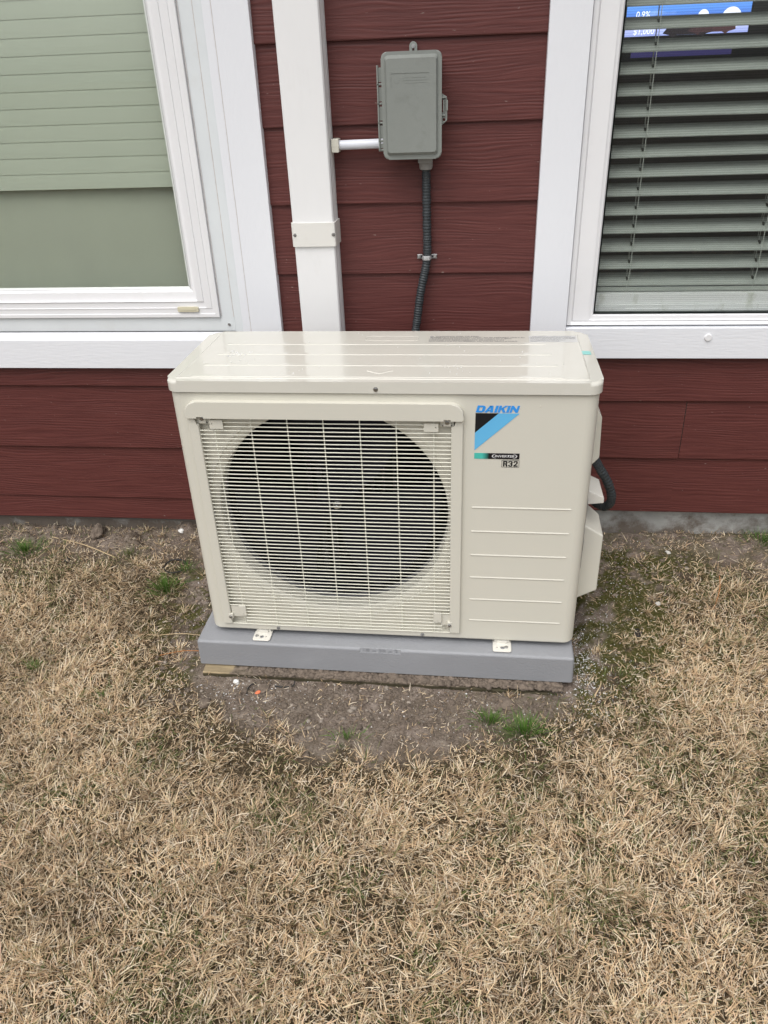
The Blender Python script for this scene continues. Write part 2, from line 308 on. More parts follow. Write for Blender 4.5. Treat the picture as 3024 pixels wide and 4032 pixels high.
# ------------------------------------------------------------ noise + ground height
def vnoise(x, y, s, seed):
    x = np.asarray(x)*s; y = np.asarray(y)*s; xi = np.floor(x).astype(np.int64); yi = np.floor(y).astype(np.int64); fx = x-xi; fy = y-yi
    fx = fx*fx*(3-2*fx); fy = fy*fy*(3-2*fy)
    def h(a, b):
        n = (a*374761393+b*668265263+seed*982451653) & 0xffffffff; n = ((n ^ (n >> 13))*1274126177) & 0xffffffff
        return ((n ^ (n >> 16)) & 0xffff)/65535.
    return (h(xi,yi)*(1-fx)+h(xi+1,yi)*fx)*(1-fy)+(h(xi,yi+1)*(1-fx)+h(xi+1,yi+1)*fx)*fy
def fbm(x, y, s, seed, o=4):
    t = 0; a = .5; tot = 0
    for i in range(o): t = t+a*vnoise(x, y, s*2**i, seed+i*17); tot += a; a *= .55
    return t/tot
def sstep(a, b, x): t = np.clip((x-a)/(b-a), 0, 1); return t*t*(3-2*t)
DIRT = np.array([(-.33,-.08),(-.29,-.19),(-.26,-.35),(-.2,-.55),(-.15,-.67),(-.02,-.745),(.12,-.81),(.24,-.85),(.38,-.85),(.56,-.81),(.66,-.77),(.80,-.69),(.89,-.61),(.96,-.46),(1.03,-.31),(1.12,-.22),(1.2,-.1),(1.22,.3),(-.33,.3)])
def dirt_sd(x, y):   # signed distance, + inside
    x = np.asarray(x, float); y = np.asarray(y, float); d = np.full(x.shape, 1e9); ins = np.zeros(x.shape, bool); n = len(DIRT)
    for i in range(n):
        ax, ay = DIRT[i]; bx, by = DIRT[(i+1)%n]; ex, ey = bx-ax, by-ay
        t = np.clip(((x-ax)*ex+(y-ay)*ey)/(ex*ex+ey*ey), 0, 1); d = np.minimum(d, np.hypot(x-ax-t*ex, y-ay-t*ey))
        c = ((ay > y) != (by > y)) & (x < (bx-ax)*(y-ay)/(by-ay+1e-12)+ax); ins ^= c
    return np.where(ins, d, -d)
def dirt_amt(x, y):
    d = dirt_sd(x, y)+(fbm(x, y, 14, 5)-.5)*.13
    a = sstep(-.035, .035, d)
    wall = sstep(-.25, -.06, np.asarray(y)+(fbm(x, y, 9, 8)-.5)*.16)*.92
    return np.clip(np.maximum(a, wall), 0, 1)
def gz(x, y, fine=True):
    x = np.asarray(x, float); y = np.asarray(y, float)
    t = np.clip((y+.62)/.62, 0, 1); z = -.052+.084*(t*t*(3-2*t))+t*.022*np.clip(x-.7, -1, 1)+.006*t
    z = z-.0*x
    z = z+(fbm(x, y, 2.2, 31, 3)-.5)*.02*np.clip((-y-.6)/.6, 0, 1)
    near = (np.abs(x) < 4) & (np.abs(y) < 4)
    d = np.where(near, dirt_amt(x, y), 0)
    z = z+(fbm(x, y, 28, 3, 4)-.5)*(.006+.007*d)
    lump = np.clip(fbm(x, y, 17, 77, 3)-.55, 0, 1)*.16*d*sstep(-.25, -.05, y)*sstep(1.0, .5, np.abs(x+.45)); z = z+lump
    px, py = x+.1395, y+.5739
    inside = np.minimum(np.minimum(px+.03, .995-px), np.minimum(py+.012, .49-py))
    k = sstep(-.04, .012, inside); z = z*(1-k)+np.minimum(z, -.047)*k
    return z

# ------------------------------------------------------------ ground
def axis(a, b, step, far, grow=1.18):
    core = list(np.arange(a, b+1e-6, step)); s = step; lo = []; v = a
    while v > -far: s *= grow; v -= s; lo.append(v)
    s = step; hi = []; v = core[-1]
    while v < far: s *= grow; v += s; hi.append(v)
    return np.array(lo[::-1]+core+hi)
gx = axis(-1.5, 2.1, .0085, 400); gy = axis(-1.75, .06, .0085, 400)
X, Y = np.meshgrid(gx, gy); Z = gz(X, Y)
Z = np.where(Y > .05, np.minimum(Z, .03), Z)
nx, ny = len(gx), len(gy)
me = bpy.data.meshes.new('ground'); me.vertices.add(nx*ny); me.vertices.foreach_set('co', np.stack([X, Y, Z], -1).astype(np.float32).ravel())
idx = np.arange(nx*ny).reshape(ny, nx); F = np.stack([idx[:-1,:-1], idx[:-1,1:], idx[1:,1:], idx[1:,:-1]], -1).reshape(-1, 4)
me.loops.add(F.size); me.loops.foreach_set('vertex_index', F.ravel().astype(np.int32)); me.polygons.add(len(F))
me.polygons.foreach_set('loop_start', np.arange(0, F.size, 4, dtype=np.int32)); me.update(calc_edges=True)
me.polygons.foreach_set('use_smooth', np.ones(len(F), bool))
near = (np.abs(X) < 4) & (np.abs(Y) < 4)
D = np.where(near, dirt_amt(X, Y), 0)
right = sstep(.80, .88, X)*sstep(1.32, 1.05, X)*sstep(-.74, -.6, Y)*sstep(-.02, -.16, Y)
left = sstep(-.42, -.3, X)*sstep(-.13, -.19, X)*sstep(-.72, -.6, Y)*sstep(-.1, -.25, Y)
fr = sstep(-.72, -.66, Y)*0+.28*sstep(.4, .9, X)*sstep(-.85, -.7, Y)
mossm = np.clip(right+left*.85+fr+.12*sstep(-1.0, -.3, X*0-.3), 0, 1)*sstep(.42, .53, fbm(X, Y, 16, 41, 3)*.55+fbm(X, Y, 52, 43, 2)*.45+.06*right)
mossm = np.where(near, mossm, 0)
ga = me.attributes.new('dirt', 'FLOAT', 'POINT'); ga.data.foreach_set('value', D.ravel().astype(np.float32))
ga = me.attributes.new('moss', 'FLOAT', 'POINT'); ga.data.foreach_set('value', mossm.ravel().astype(np.float32))
def ground_mat():
    m = bpy.data.materials.new('soil_and_thatch'); m.use_nodes = True; n = m.node_tree; b = n.nodes['Principled BSDF']; L = n.links.new; b.inputs['Roughness'].default_value = .95; b.inputs['Specular IOR Level'].default_value = .15
    tc = n.nodes.new('ShaderNodeTexCoord')
    def noise(s, d=6, r=.65):
        q = n.nodes.new('ShaderNodeTexNoise'); q.inputs['Scale'].default_value = s; q.inputs['Detail'].default_value = d; q.inputs['Roughness'].default_value = r; L(tc.outputs['Object'], q.inputs['Vector']); return q.outputs[0]
    def ramp(i, stops):
        r = n.nodes.new('ShaderNodeValToRGB'); e = r.color_ramp.elements; e[0].position, e[0].color = stops[0][0], (*stops[0][1],1); e[1].position, e[1].color = stops[-1][0], (*stops[-1][1],1)
        for p, c in stops[1:-1]: x = e.new(p); x.color = (*c,1)
        L(i, r.inputs[0]); return r.outputs[0]
    def mix(f, a, c):
        x = n.nodes.new('ShaderNodeMixRGB'); L(f, x.inputs[0]); L(a, x.inputs[1]); L(c, x.inputs[2]); return x.outputs[0]
    soil0 = ramp(noise(22, 10, .72), [(.3,(.13,.10,.08)), (.48,(.25,.20,.165)), (.62,(.35,.29,.245)), (.8,(.45,.38,.325))])
    spk = ramp(noise(260, 5, .7), [(.34,(.42,.40,.38)), (.5,(.95,.95,.95)), (.66,(1.0,1.0,1.0)), (.8,(1.0,1.0,1.0))])
    mu = n.nodes.new('ShaderNodeMixRGB'); mu.blend_type = 'MULTIPLY'; mu.inputs[0].default_value = 1; L(soil0, mu.inputs[1]); L(spk, mu.inputs[2]); soil = mu.outputs[0]
    moss = ramp(noise(110, 7, .75), [(.3,(.022,.022,.008)), (.46,(.070,.068,.020)), (.58,(.105,.10,.032)), (.75,(.22,.20,.09))])
    th = ramp(noise(120, 8), [(.3,(.025,.018,.012)), (.5,(.075,.055,.034)), (.72,(.17,.125,.075))])  # thatch under the blades, darkened to carry the occlusion between them
    a1 = n.nodes.new('ShaderNodeAttribute'); a1.attribute_name = 'dirt'; a2 = n.nodes.new('ShaderNodeAttribute'); a2.attribute_name = 'moss'
    c = mix(a1.outputs['Fac'], th, soil); c = mix(a2.outputs['Fac'], c, moss); L(c, b.inputs['Base Color'])
    bp = n.nodes.new('ShaderNodeBump'); bp.inputs['Strength'].default_value = 1; bp.inputs['Distance'].default_value = .009; L(noise(110, 9, .75), bp.inputs['Height']); L(bp.outputs[0], b.inputs['Normal'])
    return m
me.materials.append(ground_mat()); g = bpy.data.objects.new('ground', me); COL.objects.link(g); g['kind'] = 'structure'; g['label'] = 'bare brown soil with green moss around the pad and under the dry lawn'

# ------------------------------------------------------------ house
house = thing('house', 'dark red clapboard house wall with two white framed windows and concrete foundation', 'house', (0, 0, 0))
ZB = [.1395+.1765*k for k in range(0, 17)]
uvj = [0.0]
def boards(bm, uvl, x0, x1, bots, ztop, wav=.0012):
    n = max(2, int((x1-x0)/.12)); bots = list(bots)+[ztop]
    for i in range(len(bots)-1):
        b, t = bots[i], min(bots[i+1]+.012, ztop)
        if i == len(bots)-2: t = ztop
        uvj[0] += 1.37; ph = random.uniform(0, 6)
        rows = []
        for k in range(n+1):
            x = x0+(x1-x0)*k/n; dz = wav*math.sin(x*2.1+ph)+wav*.5*math.sin(x*5.3+ph*2); dy = .0006*math.sin(x*3.1+ph)
            rows.append([bm.verts.new((x, -.001, b+dz)), bm.verts.new((x, -.0115+dy, b+dz)), bm.verts.new((x, -.0128+dy, b+.0025+dz)), bm.verts.new((x, -.0035+(.2-(t-b))*-.03, t))])
        for r0, r1 in zip(rows, rows[1:]):
            for j in range(3):
                f = bm.faces.new((r0[j], r1[j], r1[j+1], r0[j+1]))
                for lp in f.loops: lp[uvl].uv = (lp.vert.co.x+uvj[0]*3.1, lp.vert.co.z-b+uvj[0])
bm = B(); uvl = bm.loops.layers.uv.new('UVMap')
boards(bm, uvl, -.02, .76, [z for z in ZB if z > .6], 2.62)
boards(bm, uvl, .20, 1.153, ZB[:1], ZB[1]+.012); boards(bm, uvl, .20, 1.1525, ZB[1:2], ZB[2]+.012); boards(bm, uvl, 1.1545, 5, ZB[1:2], ZB[2]+.012)
boards(bm, uvl, 1.153, 5, ZB[:1], ZB[1]+.012); boards(bm, uvl, .20, 5, ZB[2:3], .64)
boards(bm, uvl, -5, .1995, [.07, .15, .3287, .5297], .62)
boards(bm, uvl, -5, -1.72, [z for z in ZB if z > .6], 2.62); boards(bm, uvl, 2.02, 5, [z for z in ZB if z > .6], 2.62)
boards(bm, uvl, -1.72, -.02, [z for z in ZB if z > 2.1], 2.62); boards(bm, uvl, .76, 2.02, [z for z in ZB if z > 2.1], 2.62)
obj('siding', bm, M['siding'], house, wn=False, ang=25)
# structural wall behind, closed round the windows, and the rest of the house box
LWX = (-1.62, -.08); LWZ = (.66, 2.15); RWX = (.80, 1.93); RWZ = (.66, 2.15)
bm = B()
for a in [(-5,LWX[0],.001,.12,.06,2.62),(LWX[1],RWX[0],.001,.12,.06,2.62),(RWX[1],5,.001,.12,.14,2.62),(LWX[0],LWX[1],.001,.12,.06,LWZ[0]),(RWX[0],RWX[1],.001,.12,.14,RWZ[0]),(LWX[0],LWX[1],.001,.12,LWZ[1],2.62),(RWX[0],RWX[1],.001,.12,RWZ[1],2.62)]: box(bm, *a)
box(bm, -5,-4.9,.12,7,.06,2.62); box(bm, 4.9,5,.12,7,.06,2.62); box(bm, -4.9,4.9,6.9,7,.06,2.62); box(bm, .25,.33,.12,6.9,.06,2.62)
box(bm, -4.9,.25,.12,6.9,.1,.25); box(bm, .33,4.9,.12,6.9,.1,.25); box(bm, -4.9,.25,.12,6.9,2.5,2.62); box(bm, .33,4.9,.12,6.9,2.5,2.62); box(bm, .33,4.9,3.1,3.2,.25,2.5)
obj('inner_wall', bm, M['room'], house, smooth=False)
bm = B()
prism(bm, [(-.35,2.62),(7.3,2.62),(7.3,2.70),(3.5,4.1),(-.35,2.70)], 'x', -5.3, 5.3)
obj('roof', bm, mat('roof_shingle', (.06,.06,.06), .9, var=.3, vscale=20), house, smooth=False)
bm = B()
def rough_slab(bm, x0, x1, y, z0, z1):
    n = int((x1-x0)/.02); rows = []
    for i in range(n+1):
        x = x0+(x1-x0)*i/n; rows.append([bm.verts.new((x, y+random.uniform(-.0015, .0015)-.006*math.sin(j), z0+(z1-z0)*j/6)) for j in range(7)])
    for r0, r1 in zip(rows, rows[1:]):
        for j in range(6): bm.faces.new((r0[j], r1[j], r1[j+1], r0[j+1]))
rough_slab(bm, .2, 5, .012, -.3, .142); rough_slab(bm, -5, .2, .012, -.3, .072); box(bm, -5, 5, .03, 7, -.3, .06)
cm = M['concrete']; n_ = cm.node_tree; bs = n_.nodes['Principled BSDF']; old = bs.inputs['Base Color'].links[0].from_socket
tc_ = n_.nodes.new('ShaderNodeTexCoord'); sp_ = n_.nodes.new('ShaderNodeSeparateXYZ'); n_.links.new(tc_.outputs['Object'], sp_.inputs[0])
nz_ = n_.nodes.new('ShaderNodeTexNoise'); nz_.inputs['Scale'].default_value = 11; nz_.inputs['Detail'].default_value = 9; nz_.inputs['Roughness'].default_value = .72; n_.links.new(tc_.outputs['Object'], nz_.inputs['Vector'])
h_ = n_.nodes.new('ShaderNodeMath'); h_.operation = 'MULTIPLY_ADD'; n_.links.new(nz_.outputs[0], h_.inputs[0]); h_.inputs[1].default_value = -.42; n_.links.new(sp_.outputs[2], h_.inputs[2])
mr_ = n_.nodes.new('ShaderNodeMapRange'); n_.links.new(h_.outputs[0], mr_.inputs[0]); mr_.inputs[1].default_value = -.17; mr_.inputs[2].default_value = -.09; mr_.inputs[3].default_value = .95; mr_.inputs[4].default_value = 0
mx_ = n_.nodes.new('ShaderNodeMixRGB'); n_.links.new(mr_.outputs[0], mx_.inputs[0]); n_.links.new(old, mx_.inputs[1]); mx_.inputs[2].default_value = (.13,.105,.085,1); n_.links.new(mx_.outputs[0], bs.inputs['Base Color'])
obj('foundation', bm, cm, house, smooth=False)

# -- left window (thing > part 'window' > sub-parts)
def sweep_L(bm, prof, x_edge, z_edge, x_far, z_far, side):
    """mitred corner profile: prof = [(d,y)...] d=distance outward from glass corner (x_edge,z_edge). side=+1 jamb on the +x side"""
    A = [bm.verts.new((x_edge+side*d, y, z_far)) for d, y in prof]; Bv = [bm.verts.new((x_edge+side*d, y, z_edge-d)) for d, y in prof]; Cv = [bm.verts.new((x_far, y, z_edge-d)) for d, y in prof]
    for i in range(len(prof)-1):
        bm.faces.new((A[i], A[i+1], Bv[i+1], Bv[i])); bm.faces.new((Bv[i], Bv[i+1], Cv[i+1], Cv[i]))
def rect_ring(bm, prof, x0, x1, z0, z1):
    """closed mitred frame; prof d outward from opening rect"""
    rings = [[bm.verts.new((x0-d, y, z0-d2)), bm.verts.new((x1+d, y, z0-d2)), bm.verts.new((x1+d, y, z1+d)), bm.verts.new((x0-d, y, z1+d))] for d, y, d2 in [(p+(p[0],))[:3] if len(p) == 2 else p for p in prof]]
    for a, b in zip(rings, rings[1:]):
        for k in range(4): bm.faces.new((a[k], a[(k+1)%4], b[(k+1)%4], b[k]))
# opening (glass) x -1.49..-.2105, z .805..2.03 ; (d side, y, d bottom)
LX0, LX1, LZ0, LZ1 = -1.49, -.2115, .8035, 2.03
bm = B()
prof = [(-.012,.004,-.012),(0,-.004,0),(.0015,-.006,.001),(.012,-.0095,.0235),(.013,-.017,.0245),(.030,-.017,.0245),(.031,-.0145,.026),(.035,-.0145,.042),(.036,-.0175,.043),(.052,-.0175,.043),(.053,-.016,.0445),(.0585,-.016,.058),(.0595,-.0185,.059),(.0705,-.0185,.0675),(.0715,-.016,.0690),(.0715,-.008,.0690)]
rect_ring(bm, prof, LX0, LX1, LZ0, LZ1)
win = obj('window', bm, M['vinyl'], house, ang=25, wn=False, label='left window with closed sage blinds behind the glass')
bm = B(); box(bm, LX0-.001, LX1+.001, .0005, .004, LZ0-.002, LZ1); obj('pane', bm, M['glassL'], win, smooth=False)
bm = B(); rect_ring(bm, [(-.006,-.001),(-.006,.012),(.004,.012),(.004,-.001)], LX0, LX1, LZ0, LZ1); obj('gasket', bm, M['gasket'], win, smooth=False)
bm = B(); rect_ring(bm, [(0,-.0165,.0),(.0,-.0165,.0)], LX0-.014, LX1+.014, LZ0-.0235, LZ1+.014); bm.free()
# flange
bm = B(); rect_ring(bm, [(.0725,-.003,.070),(.0725,-.0115,.070),(.1095,-.0115,.1085),(.1105,-.013,.1085),(.1105,-.004,.1085)], LX0, LX1, LZ0, LZ1)
rect_ring(bm, [(.1115,-.004,.1088),(.1115,-.0150,.1088),(.1345,-.0150,.1088),(.1345,-.004,.1088)], LX0, LX1, LZ0, LZ1)
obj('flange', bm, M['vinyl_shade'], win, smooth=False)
bm = B()   # caulk line between flange and casing
pts = [(-.1015+random.uniform(-.0004,.0004), -.0128, .735+k*.03) for k in range(45)]; tube(bm, pts, .0013, 5); pts = [(-.137+random.uniform(-.0004,.0004), -.0128, .737+k*.03) for k in range(45)]; tube(bm, pts, .0011, 5)
pts = [(-.0525+random.uniform(-.0003,.0003), -.0298, .60+k*.03) for k in range(50)]; tube(bm, pts, .0009, 5)
obj('caulk', bm, M['caulk'], win)
bm = B()
box(bm, -.0525, .0345, -.030, -.0005, .592, 2.27, .0015); box(bm, -.0755, -.0527, -.027, -.0005, .694, 2.15, .001)
obj('side_trim', bm, M['white'], win)
bm = B(); box(bm, LX0-.22, LX0-.135, -.030, -.0005, .592, 2.27, .0015); obj('side_trim', bm, M['white'], win)
bm = B(); prism(bm, [(-.0005,.5915),(-.030,.5915),(-.030,.672),(-.0285,.674),(-.011,.6955),(-.0005,.6955)], 'x', LX0-.134, -.0530, .0012)
obj('sill_trim', bm, M['whiteh'], win)
bm = B(); box(bm, LX0-.26, .075, -.033, -.0005, 2.271, 2.40, .0015); obj('head_trim', bm, M['whiteh'], win)
bm = B(); prism(bm, rrect(-.2570,-.1970,.7513,.7655,.0035,4), 'y', -.0225, -.017, .001); box(bm, -.2500,-.2040,-.0232,-.0222,.7560,.7605)
v = obj('weep_cover', bm, mat('weep_cream', (.62,.58,.43), .5), win)
bm = screw_bm(-.118, -.0125, .7135, .0028); obj('screw', bm, M['steel'], win)
# -- right window
RX0, RX1, RZ0, RZ1 = .8745, 1.86, .7318, 2.03
bm = B()
prof = [(0,.016,0),(0,-.002,0),(.0035,-.006,.0015),(.0105,-.0065,.011),(.0115,-.0115,.0120),(.030,-.0115,.0125),(.053,-.0115,.0130),(.0545,-.0085,.0135),(.056,-.0085,.014),(.0575,-.016,.0220),(.068,-.016,.0230),(.0695,-.012,.0245),(.0695,-.003,.0265)]
rect_ring(bm, prof, RX0, RX1, RZ0, RZ1)
win2 = obj('window', bm, M['vinyl'], house, ang=25, wn=False, label='right window with open slatted blind and dark room behind')
bm = B(); box(bm, RX0-.002, RX1+.002, .018, .022, RZ0-.002, RZ1); obj('pane', bm, M['glassR'], win2, smooth=False)
bm = B(); v = [bm.verts.new(p) for p in ((RX0,.0100,RZ0),(RX1,.0100,RZ0),(RX1,.0100,RZ1),(RX0,.0100,RZ1))]; bm.faces.new(v); obj('insect_screen', bm, M['screen'], win2, smooth=False)
bm = B(); rect_ring(bm, [(-.0035,.004),(-.0035,.017),(0,.017),(0,.004)], RX0+.0012, RX1-.0012, RZ0+.0012, RZ1); obj('gasket', bm, M['gasket'], win2, smooth=False)
bm = B(); box(bm, RX0-.02, RX1+.02, .040, .062, RZ0-.02, .7470, .001); box(bm, RX0-.02, RX1+.02, .046, .070, .7474, .7745, .0012); box(bm, RX0+.09, RX1, .0375, .0398, RZ0-.01, .7365)
obj('sash_rail', bm, M['vinyl_dirty'], win2)
bm = B(); box(bm, .7105, .8035, -.030, -.0005, .6215, 2.27, .0015); obj('side_trim', bm, M['white'], win2); bm = B(); box(bm, RX1+.0705, RX1+.16, -.030, -.0005, .6215, 2.27, .0015); obj('side_trim', bm, M['white'], win2)
bm = B(); box(bm, .8040, RX1+.07, -.030, -.0005, .6215, .7035, .0015); obj('sill_trim', bm, M['whiteh'], win2); bm = B(); box(bm, .68, RX1+.2, -.033, -.0005, 2.271, 2.40, .0015); obj('head_trim', bm, M['whiteh'], win2)
bm = B(); cyl(bm, (1.1702,-.029,.6791), (1.1702,-.0345,.6791), .0105, .008, 28); obj('screw_cap', bm, M['vinyl'], win2)
# ------------------------------------------------------------ blinds and shade
blR = thing('window_blind', 'open grey green slatted blind behind the glass of the right window', 'window blind', (1.37, .08, 2.06), group=None)
OR = (1.37, .08, 2.06); BX0, BX1 = .886, 1.845
k = 0
zz = .7928
while zz < 2.0:
    bm = B(); sag = random.uniform(-.0015, .0015); tw = random.uniform(-.0008,.0008); cs = []
    for s in range(5):
        t = s/4; cs.append((.060+.042*t, zz+.0245*t+.0022*math.sin(PI*t)))
    n = 6; rows = []
    for i in range(n+1):
        x = BX0+(BX1-BX0)*i/n; dz = sag*math.sin(PI*i/n)+tw*(i/n-.5)*2
        rows.append([bm.verts.new((x, c[0], c[1]+dz)) for c in cs]+[bm.verts.new((x, c[0]+.0008, c[1]-.0024+dz)) for c in cs[::-1]])
    m_ = len(rows[0])
    for r0, r1 in zip(rows, rows[1:]):
        for j in range(m_): bm.faces.new((r0[j], r1[j], r1[(j+1)%m_], r0[(j+1)%m_]))
    bm.faces.new(rows[0]); bm.faces.new(rows[-1][::-1])
    so_ = obj('slat', bm, M['slat'], blR, OR, wn=False, ang=50)
    for cx in (.9655, 1.287, 1.62):
        bm = B(); box(bm, cx-.0016, cx+.0016, .0705, .0845, zz+.0098+.0012, zz+.0165+.0012)
        obj('cord_hole', bm, M['hole'], so_, OR, smooth=False)
    zz += .04477
bm = B(); box(bm, BX0, BX1, .062, .104, .7765, .7885, .002)
obj('bottom_rail', bm, M['slat'], blR, OR)
bm = B(); box(bm, BX0-.005, BX1+.005, .05, .11, 1.995, 2.06, .002); obj('head_rail', bm, M['slat'], blR, OR)
for cx in (.9655, 1.287, 1.62):
    bm = B()
    tube(bm, [(cx-.002,.0585,.787),(cx-.002+.004,.0583,.83),(cx+.001,.0583,1.4),(cx+.002,.0583,2.0)], .0009, 5); tube(bm, [(cx,.0835,.79),(cx,.0835,2.0)], .0008, 5); tube(bm, [(cx+.003,.1055,.79),(cx+.003,.1055,2.0)], .0008, 5)
    obj('cord', bm, M['cord'], blR, OR, wn=False)
blL = thing('window_blind', 'closed pale sage slatted blind lowered partway behind the left window', 'window blind', (-.85, .06, 2.1)); OL = (-.85, .06, 2.1)
zz = 1.065; k = 0
while zz < 2.03:
    bm = B(); h = .0405; n = 5
    prof = [(.050+.006*(1-t)**1.0*0+.0014*t-.0004*math.sin(PI*t), zz+h*t) for t in [0,.25,.5,.75,1]]
    rows = []
    for i in range(n+1):
        x = -1.47+(1.47-.17)*i/n; dz = random.uniform(-.0003,.0003)
        rows.append([bm.verts.new((x, c[0], c[1]+dz)) for c in prof]+[bm.verts.new((x, c[0]+.002, c[1]+dz)) for c in prof[::-1]])
    m_ = 10
    for r0, r1 in zip(rows, rows[1:]):
        for j in range(m_): bm.faces.new((r0[j], r1[j], r1[(j+1)%m_], r0[(j+1)%m_]))
    obj('slat', bm, M['slat2'], blL, OL, wn=False, ang=50); zz += .0386
bm = B(); box(bm, -1.47, -.17, .045, .085, 2.04, 2.1, .002); obj('head_rail', bm, M['slat2'], blL, OL)
bm = B()
rows = []
for i in range(40):
    x = -1.55+1.43*i/39; rows.append([bm.verts.new((x, .070+.0012*math.sin(x*9+z*4), z)) for z in np.linspace(.66, 2.12, 14)])
for r0, r1 in zip(rows, rows[1:]):
    for j in range(13): bm.faces.new((r0[j], r1[j], r1[j+1], r0[j+1]))
r_ = bmesh.ops.solidify(bm, geom=bm.faces[:], thickness=.0015)
sh = obj('roller_shade', bm, M['shade'], None, wn=False); sh['label'] = 'plain darker sage shade filling the lower part of the left window'; sh['category'] = 'shade'

# ------------------------------------------------------------ television in the room
def tvp(x, z): return (.554+(x-.554)*1.4213, 1.3156+(z-1.3156)*1.4213)
tx0, tz0 = tvp(1.1166, 1.3885); tx1 = tvp(1.5712, 1.48)[0]; tw_ = tx1-tx0; th_ = tw_*.5625; TY = 2.98
tv = thing('television', 'lit television showing a blue picture with white 1,000 text, seen through the blind', 'television', (tx0, TY, tz0)); OT = (tx0, TY, tz0)
bm = B(); box(bm, tx0-.012, tx1+.012, TY+.003, TY+.05, tz0-.018, tz0+th_+.012, .003); obj('bezel', bm, M['bezel'], tv, OT)
bm = B(); box(bm, tx0, tx1, TY, TY+.0025, tz0, tz0+th_); scr = obj('screen', bm, tv_mat(), tv, OT, smooth=False)
bm = B(); box(bm, tx0+.25, tx0+.4, TY+.051, 3.099, tz0+.1, tz0+.25); obj('wall_bracket', bm, M['bezel'], tv, OT)
WT = emit('tv_white', (.85,.88,1), 1.3)
def tvt(s, a, b):
    (x0, z0), (x1, z1) = tvp(*a), tvp(*b); return text_bm(s, x0, x1, z0, z1, TY-.002, shear=.1, bold=.01)
obj('picture_text', tvt('$1,000', (1.148,1.3920), (1.226,1.4135)), WT, scr, OT, smooth=False); obj('picture_text', tvt('0.9%', (1.152,1.449), (1.203,1.470)), WT, scr, OT, smooth=False)
bm = B(); poly(bm, ring(*tvp(1.503,1.4355), .052, 32), TY-.002); obj('picture_disc', bm, WT, scr, OT, smooth=False)
bm = B(); poly(bm, ring(*tvp(1.40,1.448), .028, 24), TY-.002); obj('picture_disc', bm, WT, scr, OT, smooth=False)
bm = B(); cx, cz = tvp(1.30, 1.398)
def car(bm, x, z, s):
    pr = [(0,.02),(.02,.045),(.07,.052),(.11,.085),(.21,.088),(.245,.055),(.25,.02),(.215,.012),(.20,.0),(.18,.012),(.07,.012),(.055,0),(.035,.012)]
    poly(bm, [(x+a*s, z+b*s) for a, b in pr][::-1], TY-.0022)
car(bm, cx-.06, cz-.026, 1.05); obj('picture_car', bm, emit('tv_dark', (.02,.015,.02), 1), scr, OT, smooth=False)
bm = B(); car(bm, cx+.07, cz-.018, 1.0); obj('picture_car', bm, emit('tv_maroon', (.075,.035,.04), 1), scr, OT, smooth=False)
sb = thing('tv_reflection_bar', 'long dark violet panel added for the reflection below the lit television', 'reflection panel', (tx0+.3, 2.98, 1.32)); OS = (tx0+.3, 2.98, 1.32)  # added panel, stands in for the violet reflection under the screen
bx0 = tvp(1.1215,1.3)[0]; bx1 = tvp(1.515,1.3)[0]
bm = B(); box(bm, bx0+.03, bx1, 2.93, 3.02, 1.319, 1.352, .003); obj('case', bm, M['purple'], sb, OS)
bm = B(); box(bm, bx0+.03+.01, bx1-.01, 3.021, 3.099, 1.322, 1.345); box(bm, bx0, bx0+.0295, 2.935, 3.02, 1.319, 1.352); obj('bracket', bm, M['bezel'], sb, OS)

# ------------------------------------------------------------ line set cover (duct)
OD = (.153, -.04, -.02)
dt = thing('pipe_cover', 'tall white plastic pipe cover running up the wall beside the left window', 'pipe cover', OD)
bm = B(); prof = [(.0995,-.011),(.0995,-.062),(.1005,-.0665),(.1045,-.070),(.198,-.070),(.2025,-.0685),(.2055,-.064),(.2062,-.050),(.2050,-.0495),(.2050,-.0465),(.2064,-.046),(.2064,-.034),(.2052,-.0335),(.2052,-.0305),(.2068,-.030),(.2075,-.011)]
def sweepz(bm, prof, z0, z1, xs=0, n=2):
    rows = [[bm.verts.new((p[0]+xs*(z0+(z1-z0)*i/n-1.0), p[1], z0+(z1-z0)*i/n)) for p in prof] for i in range(n+1)]
    for r0, r1 in zip(rows, rows[1:]):
        for j in range(len(prof)-1): bm.faces.new((r0[j], r0[j+1], r1[j+1], r1[j]))
    bm.faces.new(rows[0][::-1]); bm.faces.new(rows[-1])
sweepz(bm, prof, .16, .958, -.004); obj('cover', bm, M['duct'], dt, OD, ang=28)
bm = B(); sweepz(bm, [(p[0], p[1]) for p in prof], .9585, 2.60, -.004); obj('cover', bm, M['duct'], dt, OD, ang=28)
bm = B(); q = [(.0965,-.010),(.0965,-.068),(.098,-.072),(.102,-.0755),(.203,-.0755),(.2075,-.0735),(.2098,-.069),(.2115,-.010)]
sweepz(bm, q, .931, .988, -.004); cpl = obj('coupling', bm, M['coupling'], dt, OD, ang=28)
c = B()
for x_ in (.0985, .2105):
    cyl(c, (x_+.0055*(1 if x_ < .15 else -1), -.10, .9592), (x_+.0055*(1 if x_ < .15 else -1), -.0655, .9592), .0052, seg=20)
    box(c, x_-.006 if x_ < .15 else x_-.0055, x_+.0055 if x_ < .15 else x_+.006, -.10, -.0655, .9540, .9644)
c.free()
for x_ in (.1055, .2040):
    bm = B(); cyl(bm, (x_,-.0745,.9592), (x_,-.0760,.9592), .0042, seg=20); obj('pocket_shade_disc', bm, mat('pocket_shade_grey', (.12,.115,.11), .7), cpl, OD)  # flat dark disc; shade inside the screw notch put into its colour
    obj('screw', screw_bm(x_, -.0757, .9597, .0024), M['steel'], cpl, OD)
